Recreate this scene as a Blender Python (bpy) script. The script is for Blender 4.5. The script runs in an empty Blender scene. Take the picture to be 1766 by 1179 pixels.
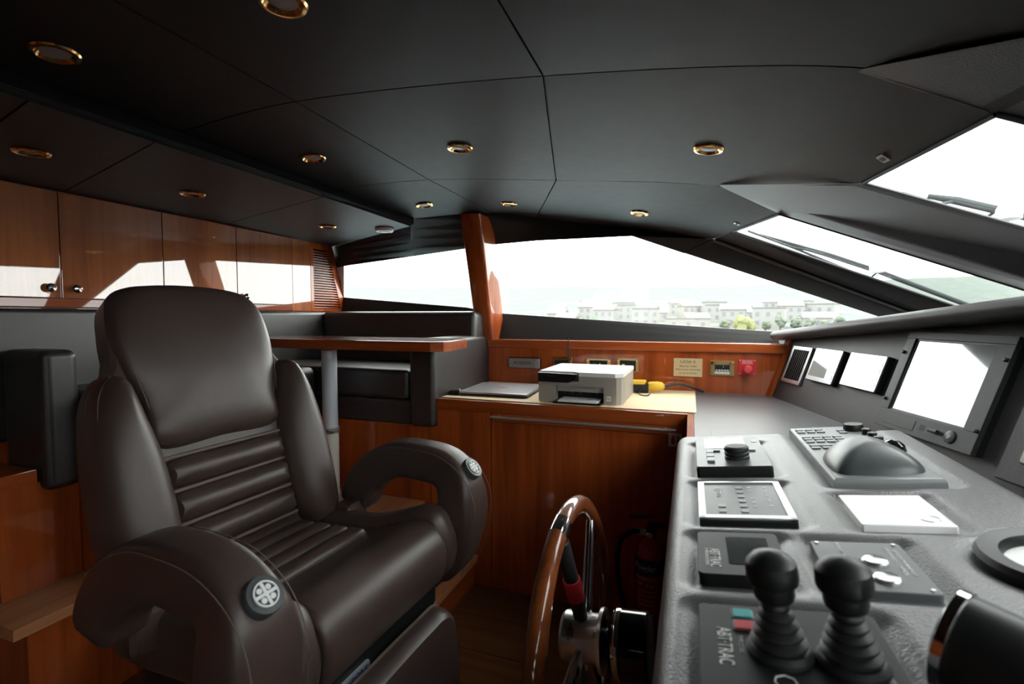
import bpy, bmesh, math, random
from mathutils import Vector as V, Matrix
from mathutils.bvhtree import BVHTree
random.seed(4)
R = math.radians
scene = bpy.context.scene
COL = scene.collection

# ------------------------------------------------------------------ camera, sky, exposure
FPX, CX, CY = 845.0, 883.0, 589.5
CAM = V((0, 0, 1.30))
yaw, pitch = R(20), math.atan(43.5 / 845)
CF = V((-math.sin(yaw) * math.cos(pitch), math.cos(yaw) * math.cos(pitch), -math.sin(pitch)))
CR = V((math.cos(yaw), math.sin(yaw), 0))
CU = CR.cross(CF)
cd = bpy.data.cameras.new('camera')
cam = bpy.data.objects.new('camera', cd)
COL.objects.link(cam)
cam.matrix_world = Matrix.Translation(CAM) @ Matrix((CR, CU, -CF)).transposed().to_4x4()
cd.sensor_fit = 'HORIZONTAL'
cd.sensor_width = 36.0
cd.lens = 36.0 * FPX / 1766.0
cd.clip_start = 0.02
cd.clip_end = 6000
cd.dof.use_dof = True
cd.dof.focus_distance = 1.7
cd.dof.aperture_fstop = 4.5
scene.camera = cam

world = bpy.data.worlds.new('overcast_sky')
scene.world = world
world.use_nodes = True
bg = world.node_tree.nodes['Background']
bg.inputs[0].default_value = (1.0, 0.99, 0.975, 1)
bg.inputs[1].default_value = 1.0
vs = scene.view_settings
vs.view_transform = 'Standard'
vs.look = 'None'
vs.gamma = 1.0
vs.use_curve_mapping = False
vs.exposure = 3.35

# ------------------------------------------------------------------ pixel -> place
def ray(x, y):
    return CF + CR * ((x - CX) / FPX) - CU * ((y - CY) / FPX)
def on_plane(x, y, p0, n):
    d = ray(x, y); n = V(n)
    return CAM + d * ((V(p0) - CAM).dot(n) / d.dot(n))
def at_x(x, y, v): return on_plane(x, y, (v, 0, 0), (1, 0, 0))
def at_y(x, y, v): return on_plane(x, y, (0, v, 0), (0, 1, 0))
def at_z(x, y, v): return on_plane(x, y, (0, 0, v), (0, 0, 1))
def frame(o, xa, ya):
    xa = V(xa).normalized(); ya = V(ya); ya = (ya - xa * ya.dot(xa)).normalized(); za = xa.cross(ya)
    m = Matrix((xa, ya, za)).transposed().to_4x4(); m.translation = V(o); return m
I4 = Matrix.Identity(4)
def T(x, y, z): return Matrix.Translation((x, y, z))
def RX(a): return Matrix.Rotation(R(a), 4, 'X')
def RY(a): return Matrix.Rotation(R(a), 4, 'Y')
def RZ(a): return Matrix.Rotation(R(a), 4, 'Z')

# ------------------------------------------------------------------ materials
MATS = {}
def new_mat(name):
    m = bpy.data.materials.new(name); m.use_nodes = True
    nt = m.node_tree; b = nt.nodes['Principled BSDF']
    MATS[name] = m
    return m, nt, b
def setp(b, **k):
    names = dict(col='Base Color', rough='Roughness', metal='Metallic', spec='Specular IOR Level', coat='Coat Weight',
                 coatr='Coat Roughness', emis='Emission Color', emiss='Emission Strength', sheen='Sheen Weight')
    for key, v in k.items():
        if key in ('col', 'emis') and len(v) == 3: v = (*v, 1)
        b.inputs[names[key]].default_value = v
def plain(name, col, rough=.5, metal=0., spec=.5, coat=0., coatr=.03, bump=0., bscale=300, vary=0., vscale=3):
    m, nt, b = new_mat(name)
    setp(b, col=col, rough=rough, metal=metal, spec=spec, coat=coat, coatr=coatr)
    tc = nt.nodes.new('ShaderNodeTexCoord')
    nz = nt.nodes.new('ShaderNodeTexNoise'); nz.inputs['Scale'].default_value = vscale * 8; nz.inputs['Detail'].default_value = 6
    nt.links.new(tc.outputs['Object'], nz.inputs['Vector'])
    mr = nt.nodes.new('ShaderNodeMapRange')
    mr.inputs[3].default_value = max(0, rough - .04); mr.inputs[4].default_value = min(1, rough + .05)
    nt.links.new(nz.outputs[0], mr.inputs[0]); nt.links.new(mr.outputs[0], b.inputs['Roughness'])
    if vary:
        mx = nt.nodes.new('ShaderNodeMix'); mx.data_type = 'RGBA'
        mx.inputs[6].default_value = (*[c * (1 - vary) for c in col], 1); mx.inputs[7].default_value = (*[min(1, c * (1 + vary)) for c in col], 1)
        nt.links.new(nz.outputs[0], mx.inputs[0]); nt.links.new(mx.outputs[2], b.inputs['Base Color'])
    if bump:
        vo = nt.nodes.new('ShaderNodeTexVoronoi'); vo.inputs['Scale'].default_value = bscale
        nt.links.new(tc.outputs['Object'], vo.inputs['Vector'])
        bp = nt.nodes.new('ShaderNodeBump'); bp.inputs['Strength'].default_value = bump; bp.inputs['Distance'].default_value = .0008
        nt.links.new(vo.outputs['Distance'], bp.inputs['Height']); nt.links.new(bp.outputs[0], b.inputs['Normal'])
    return m
def wood(name, dark, light, axis='Z', rough=.3, coat=1., coatr=.02, scale=1.0, ior=1.5):
    m, nt, b = new_mat(name)
    setp(b, rough=rough + .15, coat=coat, coatr=coatr, spec=.12); b.inputs['Coat IOR'].default_value = ior
    tc = nt.nodes.new('ShaderNodeTexCoord')
    mp = nt.nodes.new('ShaderNodeMapping')
    s = {'X': (1.6, 30, 30), 'Y': (30, 1.6, 30), 'Z': (30, 30, 1.6)}[axis]
    mp.inputs['Scale'].default_value = [q * scale for q in s]
    nt.links.new(tc.outputs['Object'], mp.inputs['Vector'])
    n1 = nt.nodes.new('ShaderNodeTexNoise'); n1.inputs['Scale'].default_value = 1.0; n1.inputs['Detail'].default_value = 8; n1.inputs['Roughness'].default_value = .62; n1.inputs['Distortion'].default_value = .6
    nt.links.new(mp.outputs[0], n1.inputs['Vector'])
    mp2 = nt.nodes.new('ShaderNodeMapping'); mp2.inputs['Scale'].default_value = [q * .22 * scale for q in s]
    nt.links.new(tc.outputs['Object'], mp2.inputs['Vector'])
    n2 = nt.nodes.new('ShaderNodeTexNoise'); n2.inputs['Scale'].default_value = 1.0; n2.inputs['Detail'].default_value = 3
    nt.links.new(mp2.outputs[0], n2.inputs['Vector'])
    ad = nt.nodes.new('ShaderNodeMath'); ad.operation = 'ADD'
    nt.links.new(n1.outputs[0], ad.inputs[0]); nt.links.new(n2.outputs[0], ad.inputs[1])
    cr = nt.nodes.new('ShaderNodeValToRGB')
    cr.color_ramp.elements[0].position = .36; cr.color_ramp.elements[0].color = (*dark, 1)
    cr.color_ramp.elements[1].position = .64; cr.color_ramp.elements[1].color = (*light, 1)
    hf = nt.nodes.new('ShaderNodeMath'); hf.operation = 'MULTIPLY'; hf.inputs[1].default_value = .5
    nt.links.new(ad.outputs[0], hf.inputs[0]); nt.links.new(hf.outputs[0], cr.inputs[0])
    nt.links.new(cr.outputs[0], b.inputs['Base Color'])
    return m
plain('chair_leather', (.056, .036, .031), .36, spec=.5, bump=.22, bscale=650, vary=.12)
plain('chair_piping', (.12, .088, .07), .5, bump=.1, bscale=900)
plain('thread', (.11, .085, .075), .7)
plain('settee_leather', (.027, .0225, .022), .42, spec=.9, bump=.2, bscale=500, vary=.1)
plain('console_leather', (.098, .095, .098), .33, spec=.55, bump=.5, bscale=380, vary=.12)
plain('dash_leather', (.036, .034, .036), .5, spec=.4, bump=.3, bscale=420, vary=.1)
plain('headliner', (.0145, .0126, .012), .55, bump=.12, bscale=500, vary=.12)
plain('dark_leather', (.010, .009, .009), .6, bump=.12, bscale=500)
plain('valance_black', (.005, .0045, .0045), .7)
CD, CL = (.215, .036, .007), (.46, .098, .019)
wood('cherry_vertical', CD, CL, 'Z')
wood('cherry_along_x', CD, CL, 'X')
wood('cherry_along_y', CD, CL, 'Y')
wood('cherry_door', (.26, .06, .014), (.52, .155, .04), 'Z', scale=.8, ior=1.9)
wood('tread_wood', (.34, .13, .055), (.56, .26, .12), 'Y', rough=.45, coat=.15, coatr=.3)
wood('floor_wood', (.09, .035, .013), (.17, .07, .028), 'X', rough=.4, coat=.2, coatr=.2)
wood('wheel_wood', (.11, .026, .008), (.26, .07, .018), 'Z', rough=.25, coat=1, coatr=.02, scale=1.5)
plain('chrome', (.82, .82, .84), .06, metal=1)
plain('steel', (.62, .62, .63), .3, metal=.75)
plain('alu_grey', (.50, .51, .53), .32, metal=.9)
plain('pole_silver', (.72, .78, .86), .35, metal=.2)
plain('pole_cream', (.72, .70, .64), .35)
plain('gold', (.80, .52, .20), .16, metal=1)
plain('brass', (.62, .47, .22), .28, metal=1)
plain('brass_plate', (.78, .62, .38), .38, metal=.6)
plain('copper_reflector', (.75, .36, .12), .12, metal=1)
plain('frosted_lens', (.42, .40, .38), .3, spec=.5)
plain('black_plastic', (.009, .0095, .010), .42, spec=.4)
plain('black_rubber', (.016, .0165, .017), .5)
plain('black_gloss', (.006, .006, .007), .08, spec=.6)
plain('panel_black', (.014, .0145, .0155), .5, spec=.3)
plain('button_chrome', (.9, .9, .9), .28, metal=1)
plain('panel_grey', (.10, .105, .11), .4)
plain('monitor_grey', (.03, .0315, .034), .5, spec=.35)
plain('unit_grey', (.20, .21, .22), .4)
plain('unit_grey_dark', (.06, .066, .072), .38)
plain('silver_plastic', (.55, .57, .60), .3, metal=.6)
plain('printer_grey', (.36, .33, .29), .45)
plain('white_plastic', (.80, .80, .79), .35)
plain('white_gloss', (.93, .93, .93), .25, coat=.8, coatr=.15)
plain('paper_white', (.82, .84, .88), .8)
plain('laptop_silver', (.50, .50, .52), .3, metal=.7)
plain('red_plastic', (.58, .022, .035), .35)
plain('red_pushbutton', (.72, .07, .075), .4)
plain('red_rubber', (.62, .03, .04), .55)
plain('extinguisher_red', (.30, .012, .012), .25, coat=.6)
plain('label_blue', (.012, .03, .13), .5)
plain('yellow_plastic', (.80, .52, .04), .4)
plain('print_white', (.75, .76, .76), .6)
plain('print_black', (.012, .011, .012), .6)
plain('print_blue', (.02, .07, .35), .5)
plain('button_teal', (.04, .36, .36), .3)
plain('button_red', (.48, .03, .05), .3)
plain('badge_grey', (.055, .06, .065), .35)
plain('screen_glass', (.30, .32, .33), .06, spec=.8, coat=1, coatr=.02)
plain('screen_dark', (.02, .022, .024), .12, spec=.6)
plain('lcd_grey', (.30, .33, .32), .07, spec=.7, coat=.8, coatr=.02)
plain('wiper_grey', (.028, .034, .036), .6, spec=.2)
plain('window_frame_white', (.72, .73, .74), .4)
plain('house_wall', (.17, .168, .162), .9, vary=.1, vscale=.05)
plain('house_roof', (.15, .138, .125), .9)
plain('house_window', (.095, .10, .105), .3)
plain('tree_leaf', (.075, .092, .068), .9, vary=.3, vscale=.3)
plain('tree_bright', (.12, .135, .055), .9, vary=.2, vscale=.3)
plain('trunk', (.12, .08, .05), .9)
plain('quay', (.12, .12, .115), .9, vary=.1, vscale=.02)
plain('sea_water', (.16, .22, .24), .15, vary=.1, vscale=.01)
plain('hull_white', (.75, .76, .78), .3)
def mat_mat():
    m, nt, b = new_mat('woven_mat'); setp(b, rough=.8)
    tc = nt.nodes.new('ShaderNodeTexCoord')
    ck = nt.nodes.new('ShaderNodeTexChecker'); ck.inputs['Scale'].default_value = 190
    ck.inputs[1].default_value = (.92, .76, .52, 1); ck.inputs[2].default_value = (.72, .50, .28, 1)
    nt.links.new(tc.outputs['Object'], ck.inputs['Vector']); nt.links.new(ck.outputs[0], b.inputs['Base Color'])
    bp = nt.nodes.new('ShaderNodeBump'); bp.inputs['Strength'].default_value = .5; bp.inputs['Distance'].default_value = .002
    nt.links.new(ck.outputs[1], bp.inputs['Height']); nt.links.new(bp.outputs[0], b.inputs['Normal'])
mat_mat()
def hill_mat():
    m, nt, b = new_mat('hill_scrub_haze'); setp(b, rough=1, spec=0)  # distance haze is put into the pale, desaturated hill colours
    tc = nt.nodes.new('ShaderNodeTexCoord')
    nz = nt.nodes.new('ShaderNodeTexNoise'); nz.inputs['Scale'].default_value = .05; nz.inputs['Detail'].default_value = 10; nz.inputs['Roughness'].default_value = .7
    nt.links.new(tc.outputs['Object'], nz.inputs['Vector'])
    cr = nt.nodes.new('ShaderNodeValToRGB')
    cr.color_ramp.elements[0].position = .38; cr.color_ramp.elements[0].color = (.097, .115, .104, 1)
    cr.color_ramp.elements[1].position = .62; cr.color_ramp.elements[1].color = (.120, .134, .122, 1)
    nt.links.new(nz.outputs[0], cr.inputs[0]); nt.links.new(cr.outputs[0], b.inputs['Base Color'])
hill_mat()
def glass_mat():
    m = bpy.data.materials.new('window_glass'); m.use_nodes = True; nt = m.node_tree
    nt.nodes.clear()
    out = nt.nodes.new('ShaderNodeOutputMaterial')
    tr = nt.nodes.new('ShaderNodeBsdfTransparent'); tr.inputs[0].default_value = (.95, .98, .97, 1)
    gl = nt.nodes.new('ShaderNodeBsdfGlossy'); gl.inputs['Roughness'].default_value = .0
    lw = nt.nodes.new('ShaderNodeLayerWeight'); lw.inputs[0].default_value = .5
    pw = nt.nodes.new('ShaderNodeMath'); pw.operation = 'POWER'; pw.inputs[1].default_value = 5
    nt.links.new(lw.outputs['Facing'], pw.inputs[0])
    fr = nt.nodes.new('ShaderNodeMath'); fr.operation = 'MULTIPLY_ADD'; fr.inputs[1].default_value = .6; fr.inputs[2].default_value = .035
    nt.links.new(pw.outputs[0], fr.inputs[0])
    mx = nt.nodes.new('ShaderNodeMixShader')
    nt.links.new(fr.outputs[0], mx.inputs[0]); nt.links.new(tr.outputs[0], mx.inputs[1]); nt.links.new(gl.outputs[0], mx.inputs[2])
    nt.links.new(mx.outputs[0], out.inputs[0]); MATS['window_glass'] = m
glass_mat()

# ------------------------------------------------------------------ mesh helpers
class MB:
    def __init__(s): s.v = []; s.f = []; s.wn = False
    def add(s, vs_, fs_, M=None):
        o = len(s.v)
        s.v += [tuple(M @ V(p)) if M else tuple(p) for p in vs_]
        s.f += [[i + o for i in q] for q in fs_]
        return s
    def bm(s, bm, M=None):
        bm.verts.ensure_lookup_table(); bm.verts.index_update()
        s.add([v.co.copy() for v in bm.verts], [[v.index for v in f.verts] for f in bm.faces], M); bm.free(); return s
    def box(s, c, d, M=None, bev=0., seg=2):
        s.wn = True
        bm = bmesh.new(); bmesh.ops.create_cube(bm, size=1)
        for v in bm.verts: v.co = V((v.co.x * d[0], v.co.y * d[1], v.co.z * d[2])) + V(c)
        if bev: bmesh.ops.bevel(bm, geom=list(bm.edges), offset=min(bev, min(d) * .49), segments=seg, affect='EDGES', profile=.5)
        return s.bm(bm, M)
    def bb(s, x0, x1, y0, y1, z0, z1, M=None, bev=0., seg=2):
        return s.box(((x0 + x1) / 2, (y0 + y1) / 2, (z0 + z1) / 2), (abs(x1 - x0), abs(y1 - y0), abs(z1 - z0)), M, bev, seg)
    def prism(s, poly, z0, z1, M=None, bev=0., seg=2):
        s.wn = True
        bm = bmesh.new()
        lo = [bm.verts.new((p[0], p[1], z0)) for p in poly]; hi = [bm.verts.new((p[0], p[1], z1)) for p in poly]
        n = len(poly)
        bm.faces.new(lo[::-1]); top = bm.faces.new(hi)
        for i in range(n): bm.faces.new((lo[i], lo[(i + 1) % n], hi[(i + 1) % n], hi[i]))
        bmesh.ops.recalc_face_normals(bm, faces=bm.faces)
        if bev: bmesh.ops.bevel(bm, geom=list(top.edges), offset=bev, segments=seg, affect='EDGES', profile=.5)
        return s.bm(bm, M)
    def lathe(s, prof, n=24, M=None, cap=True):
        n = max(n, 16)
        vs_, fs_ = [], []
        for r, z in prof:
            for k in range(n): a = 2 * math.pi * k / n; vs_.append((r * math.cos(a), r * math.sin(a), z))
        for i in range(len(prof) - 1):
            for k in range(n): k2 = (k + 1) % n; fs_.append([i * n + k, i * n + k2, (i + 1) * n + k2, (i + 1) * n + k])
        if cap:
            if prof[0][0] > 1e-5: fs_.append(list(range(n))[::-1])
            if prof[-1][0] > 1e-5: fs_.append([(len(prof) - 1) * n + k for k in range(n)])
        return s.add(vs_, fs_, M)
    def cyl(s, r, z0, z1, n=20, M=None, bev=0.):
        p = [(r, z0), (r, z1)] if not bev else [(r - bev, z0), (r, z0 + bev), (r, z1 - bev), (r - bev * .3, z1 - bev * .3), (r - bev, z1)]
        return s.lathe(p, n, M)
    def sweep(s, path, sec, M=None, up=(0, 0, 1), closed=False, caps=True):
        """sec(i,t) -> list of (a,b): a along side axis, b along up' axis"""
        P = [V(p) for p in path]; n = len(P); up = V(up); vs_, fs_ = [], []; m = None
        for i in range(n):
            if closed: tg = P[(i + 1) % n] - P[i - 1]
            else: tg = P[min(i + 1, n - 1)] - P[max(i - 1, 0)]
            tg.normalize(); side = tg.cross(up)
            if side.length < 1e-4: side = tg.cross(V((1, 0, 0)))
            side.normalize(); u2 = side.cross(tg)
            q = sec(i, i / max(1, n - 1)); m = len(q)
            vs_ += [P[i] + side * a + u2 * b for a, b in q]
        for i in range(n if closed else n - 1):
            j = (i + 1) % n
            for k in range(m): k2 = (k + 1) % m; fs_.append([i * m + k, i * m + k2, j * m + k2, j * m + k])
        if caps and not closed: fs_.append(list(range(m))[::-1]); fs_.append([(n - 1) * m + k for k in range(m)])
        return s.add(vs_, fs_, M)
    def tube(s, path, r, n=10, M=None, closed=False, up=(0, 0, 1)):
        rr = (lambda i: r[i]) if isinstance(r, (list, tuple)) else (lambda i: r)
        return s.sweep(path, lambda i, t: [(rr(i) * math.cos(2 * math.pi * k / n), rr(i) * math.sin(2 * math.pi * k / n)) for k in range(n)], M, up, closed)
    def grid(s, rows, M=None):
        n = len(rows[0]); vs_ = [p for r in rows for p in r]
        fs_ = [[i * n + j, i * n + j + 1, (i + 1) * n + j + 1, (i + 1) * n + j] for i in range(len(rows) - 1) for j in range(n - 1)]
        return s.add(vs_, fs_, M)
    def slab(s, rows, off):
        """closed sheet: rows grid plus the same grid moved by off"""
        n = len(rows[0]); m = len(rows); off = V(off)
        a = [V(p) for r in rows for p in r]; b = [p + off for p in a]; N = n * m
        fs_ = []
        for i in range(m - 1):
            for j in range(n - 1):
                q = [i * n + j, i * n + j + 1, (i + 1) * n + j + 1, (i + 1) * n + j]
                fs_.append(q); fs_.append([k + N for k in q[::-1]])
        ring = [j for j in range(n)] + [i * n + n - 1 for i in range(1, m)] + [(m - 1) * n + j for j in range(n - 2, -1, -1)] + [i * n for i in range(m - 2, 0, -1)]
        for k in range(len(ring)):
            p, q = ring[k], ring[(k + 1) % len(ring)]; fs_.append([q, p, p + N, q + N])
        return s.add(a + b, fs_)
    def mesh(s, name, off=(0, 0, 0), smooth=28, mir=False):
        me = bpy.data.meshes.new(name); o = V(off); sy = -1 if mir else 1
        me.from_pydata([(p[0] - o.x, p[1] * sy - o.y, p[2] - o.z) for p in s.v], [], s.f)
        bm = bmesh.new(); bm.from_mesh(me); bmesh.ops.recalc_face_normals(bm, faces=bm.faces); bm.to_mesh(me); bm.free()
        if smooth:
            me.polygons.foreach_set('use_smooth', [True] * len(me.polygons)); me.set_sharp_from_angle(angle=R(smooth))
        me.update(); return me
def tag(o, label=None, cat=None, group=None, kind=None):
    if label: o['label'] = label
    if cat: o['category'] = cat
    if group: o['group'] = group
    if kind: o['kind'] = kind
    return o
ROOTLOC = {}
def thing(name, label, cat, loc, group=None):
    o = bpy.data.objects.new(name, None); COL.objects.link(o); o.location = loc; o.empty_display_size = .05
    ROOTLOC[o] = V(loc); return tag(o, label, cat, group)
def build(mb, name, mat, parent=None, label=None, cat=None, group=None, kind=None, smooth=28, loc=None, mir=False):
    off = ROOTLOC[parent] if parent else V(loc) if loc else None
    if off is None:
        xs = [V(p) for p in mb.v]; sy = -1 if mir else 1
        off = V((sum(p.x for p in xs) / len(xs), sy * sum(p.y for p in xs) / len(xs), min(p.z for p in xs)))
    me = mb.mesh(name, off, smooth, mir); me.materials.append(MATS[mat])
    o = bpy.data.objects.new(name, me); COL.objects.link(o)
    if mb.wn and smooth:
        md = o.modifiers.new('weighted_normal', 'WEIGHTED_NORMAL'); md.keep_sharp = True; md.weight = 100
    if parent: o.parent = parent
    else: o.location = off
    ROOTLOC[o] = off
    return tag(o, label, cat, group, kind)
def copy_tree(o, parent=None):
    c = o.copy(); COL.objects.link(c); c.parent = parent
    if o in ROOTLOC: ROOTLOC[c] = ROOTLOC[o]
    for ch in [q for q in o.children]:
        copy_tree(ch, c)
    return c
def text(s, size, M, mat, parent, name='lettering', ext=.0004, width=None, shear=0, label=None):
    cu = bpy.data.curves.new('t', 'FONT'); cu.body = s; cu.size = size; cu.align_x = 'CENTER'; cu.align_y = 'CENTER'; cu.extrude = ext; cu.shear = shear
    cu.resolution_u = 3
    ob = bpy.data.objects.new('t', cu); COL.objects.link(ob)
    dg = bpy.context.evaluated_depsgraph_get(); me = bpy.data.meshes.new_from_object(ob.evaluated_get(dg))
    bpy.data.objects.remove(ob); bpy.data.curves.remove(cu)
    if width:
        xs = [v.co.x for v in me.vertices]; k = width / max(1e-6, max(xs) - min(xs))
        for v in me.vertices: v.co.x *= k
    me.transform(Matrix.Translation(-ROOTLOC[parent]) @ M); me.name = name; me.materials.clear(); me.materials.append(MATS[mat])
    o = bpy.data.objects.new(name, me); COL.objects.link(o); o.parent = parent; ROOTLOC[o] = ROOTLOC[parent]
    if label: o['label'] = label
    return o
def catmull(pts, n, closed=False):
    P = [V(p) for p in pts]; out = []; m = len(P)
    segs = m if closed else m - 1
    for i in range(segs):
        if closed: a, b, c, d = P[i - 1], P[i], P[(i + 1) % m], P[(i + 2) % m]
        else: a, b, c, d = P[max(i - 1, 0)], P[i], P[i + 1], P[min(i + 2, m - 1)]
        for k in range(n):
            t = k / n
            out.append(.5 * ((2 * b) + (c - a) * t + (2 * a - 5 * b + 4 * c - d) * t * t + (3 * b - a - 3 * c + d) * t ** 3))
    if not closed: out.append(P[-1])
    return out
def rrect(w, h, r, n=5, c=(0, 0)):
    out = []
    for sx, sy, a0 in ((1, 1, 0), (-1, 1, 90), (-1, -1, 180), (1, -1, 270)):
        for k in range(n + 1):
            a = R(a0 + 90 * k / n); out.append((c[0] + sx * (w / 2 - r) + r * math.cos(a), c[1] + sy * (h / 2 - r) + r * math.sin(a)))
    return out
def inset(poly, d):
    n = len(poly); out = []
    area = sum(poly[i].x * poly[(i + 1) % n].y - poly[(i + 1) % n].x * poly[i].y for i in range(n))
    sg = 1 if area > 0 else -1
    for i in range(n):
        t = (poly[(i + 1) % n] - poly[i - 1]); t = V((t.x, t.y)).normalized()
        out.append(V((poly[i].x - sg * t.y * d, poly[i].y + sg * t.x * d)))
    return out
def pillow(mb, outline, h, edge, fn, back=.03, n=6, dome=.25, rings=14, it=12):
    """padded shape: outline in (a,b), rounded edge of width `edge`, height h; fn(a,b,hh)->xyz"""
    o = [V((p.x, p.y)) for p in catmull([V((p[0], p[1], 0)) for p in outline], n, True)]
    N = len(o); c = sum(o, V((0, 0))) / N
    ts = [0] + [(k / rings) ** 1.25 for k in range(1, rings)]
    pts = [[p.lerp(c, t) for p in o] for t in ts]
    def dist(p):
        best = 9
        for i in range(N):
            a, b = o[i], o[(i + 1) % N]; ab = b - a; t = max(0, min(1, (p - a).dot(ab) / max(1e-12, ab.dot(ab)))); d = (p - a - ab * t).length
            if d < best: best = d
        return best
    dm = max(dist(c), edge)
    H = []
    for L in pts:
        row = []
        for p in L:
            d = dist(p); x = min(1, d / edge)
            row.append(h * ((1 - dome) * math.sqrt(1 - (1 - x) ** 2) + dome * (1 - (1 - min(1, d / dm)) ** 2)))
        H.append(row)
    hc = H[-1][0]
    for _ in range(it):
        G = [H[0][:]]
        for i in range(1, len(H)):
            row = []
            for k in range(N):
                up_ = H[i + 1][k] if i + 1 < len(H) else hc
                row.append(.4 * H[i][k] + .15 * (H[i - 1][k] + up_ + H[i][k - 1] + H[i][(k + 1) % N]) if i > 2 else .6 * H[i][k] + .2 * (H[i][k - 1] + H[i][(k + 1) % N]))
            G.append(row)
        hc = sum(H[-1]) / N; H = G
    vs_ = [fn(p.x, p.y, -back) for p in o]
    for L, row in zip(pts, H): vs_ += [fn(p.x, p.y, q) for p, q in zip(L, row)]
    fs_ = []
    for i in range(len(pts)):
        for k in range(N): k2 = (k + 1) % N; fs_.append([i * N + k, i * N + k2, (i + 1) * N + k2, (i + 1) * N + k])
    vs_.append(fn(c.x, c.y, hc)); last = len(pts) * N
    for k in range(N): fs_.append([last + k, last + (k + 1) % N, len(vs_) - 1])
    fs_.append(list(range(N)))
    return mb.add(vs_, fs_)
def seam(path, name, parent, mat='thread', r=.0012):
    return build(MB().tube(path, r, 5), name, mat, parent)

# ------------------------------------------------------------------ the setting
FZ = -0.02                                            # floor level
PZ = 0.37                                             # dinette platform level
DZ = 0.897                                            # desk level
WP0, WN = (0, 2.924, 1.346), (0, 1, .32)              # leaning port window wall
def wp(x, y): return on_plane(x, y, WP0, WN)
def wpt(X, z): return V((X, WP0[1] - .32 * (z - WP0[2]), z))
ga, gb, gc = V((.183, 2.542, 1.70)), V((.535, 1.2, 1.685)), V((1.15, 2.85, 1.36))
GN = (gb - ga).cross(gc - ga).normalized()
if GN.z < 0: GN = -GN
def gp(x, y, off=0): return on_plane(x, y, ga + GN * off, GN)
def lerp(a, b, t): return V(a).lerp(V(b), t)
def to_z(a, b, z): return V(a) + (V(b) - V(a)) * ((z - a[2]) / (b[2] - a[2]))
def strip(ra, rb, n=4):
    return [[lerp(p, q, k / n) for p, q in zip(ra, rb)] for k in range(n + 1)]
def struct(mb, name, mat, parent=None, label=None, mir=False, smooth=28):
    return build(mb, name, mat, parent, label=label, kind='structure' if not parent else None, mir=mir, smooth=smooth)

mb = MB().bb(-2.5, 1.6, -3.1, 3.1, FZ - .06, FZ); struct(mb, 'floor', 'floor_wood', label='dark wooden floor of the wheelhouse', smooth=0)
YW = lambda z: 2.93 - .32 * (z - 1.346)
mb = MB().prism([(-3.1, FZ - .06), (3.1, FZ - .06), (3.1, 1.15), (YW(1.15), 1.15), (YW(2.05), 2.05), (-YW(2.05), 2.05), (-YW(1.15), 1.15), (-3.1, 1.15)], 0, .1, frame((-2.46, 0, 0), (0, 1, 0), (0, 0, 1))); struct(mb, 'wall_aft', 'cherry_vertical', label='aft wall behind the overhead cabinets', smooth=0)
mb = MB().bb(-2.46, 1.7, -3.25, -3.05, FZ - .06, 1.2); struct(mb, 'wall_starboard', 'dark_leather', label='starboard side wall under the windows', smooth=0)
mb = MB().bb(-2.46, 1.7, 3.05, 3.25, FZ - .06, 1.2); struct(mb, 'wall_port', 'dark_leather', label='port side wall under the windows', smooth=0)
mb = MB().bb(1.62, 1.72, -3.2, 3.2, FZ - .06, 1.22); struct(mb, 'wall_forward', 'dark_leather', label='forward bulkhead under the windshield', smooth=0)

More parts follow.
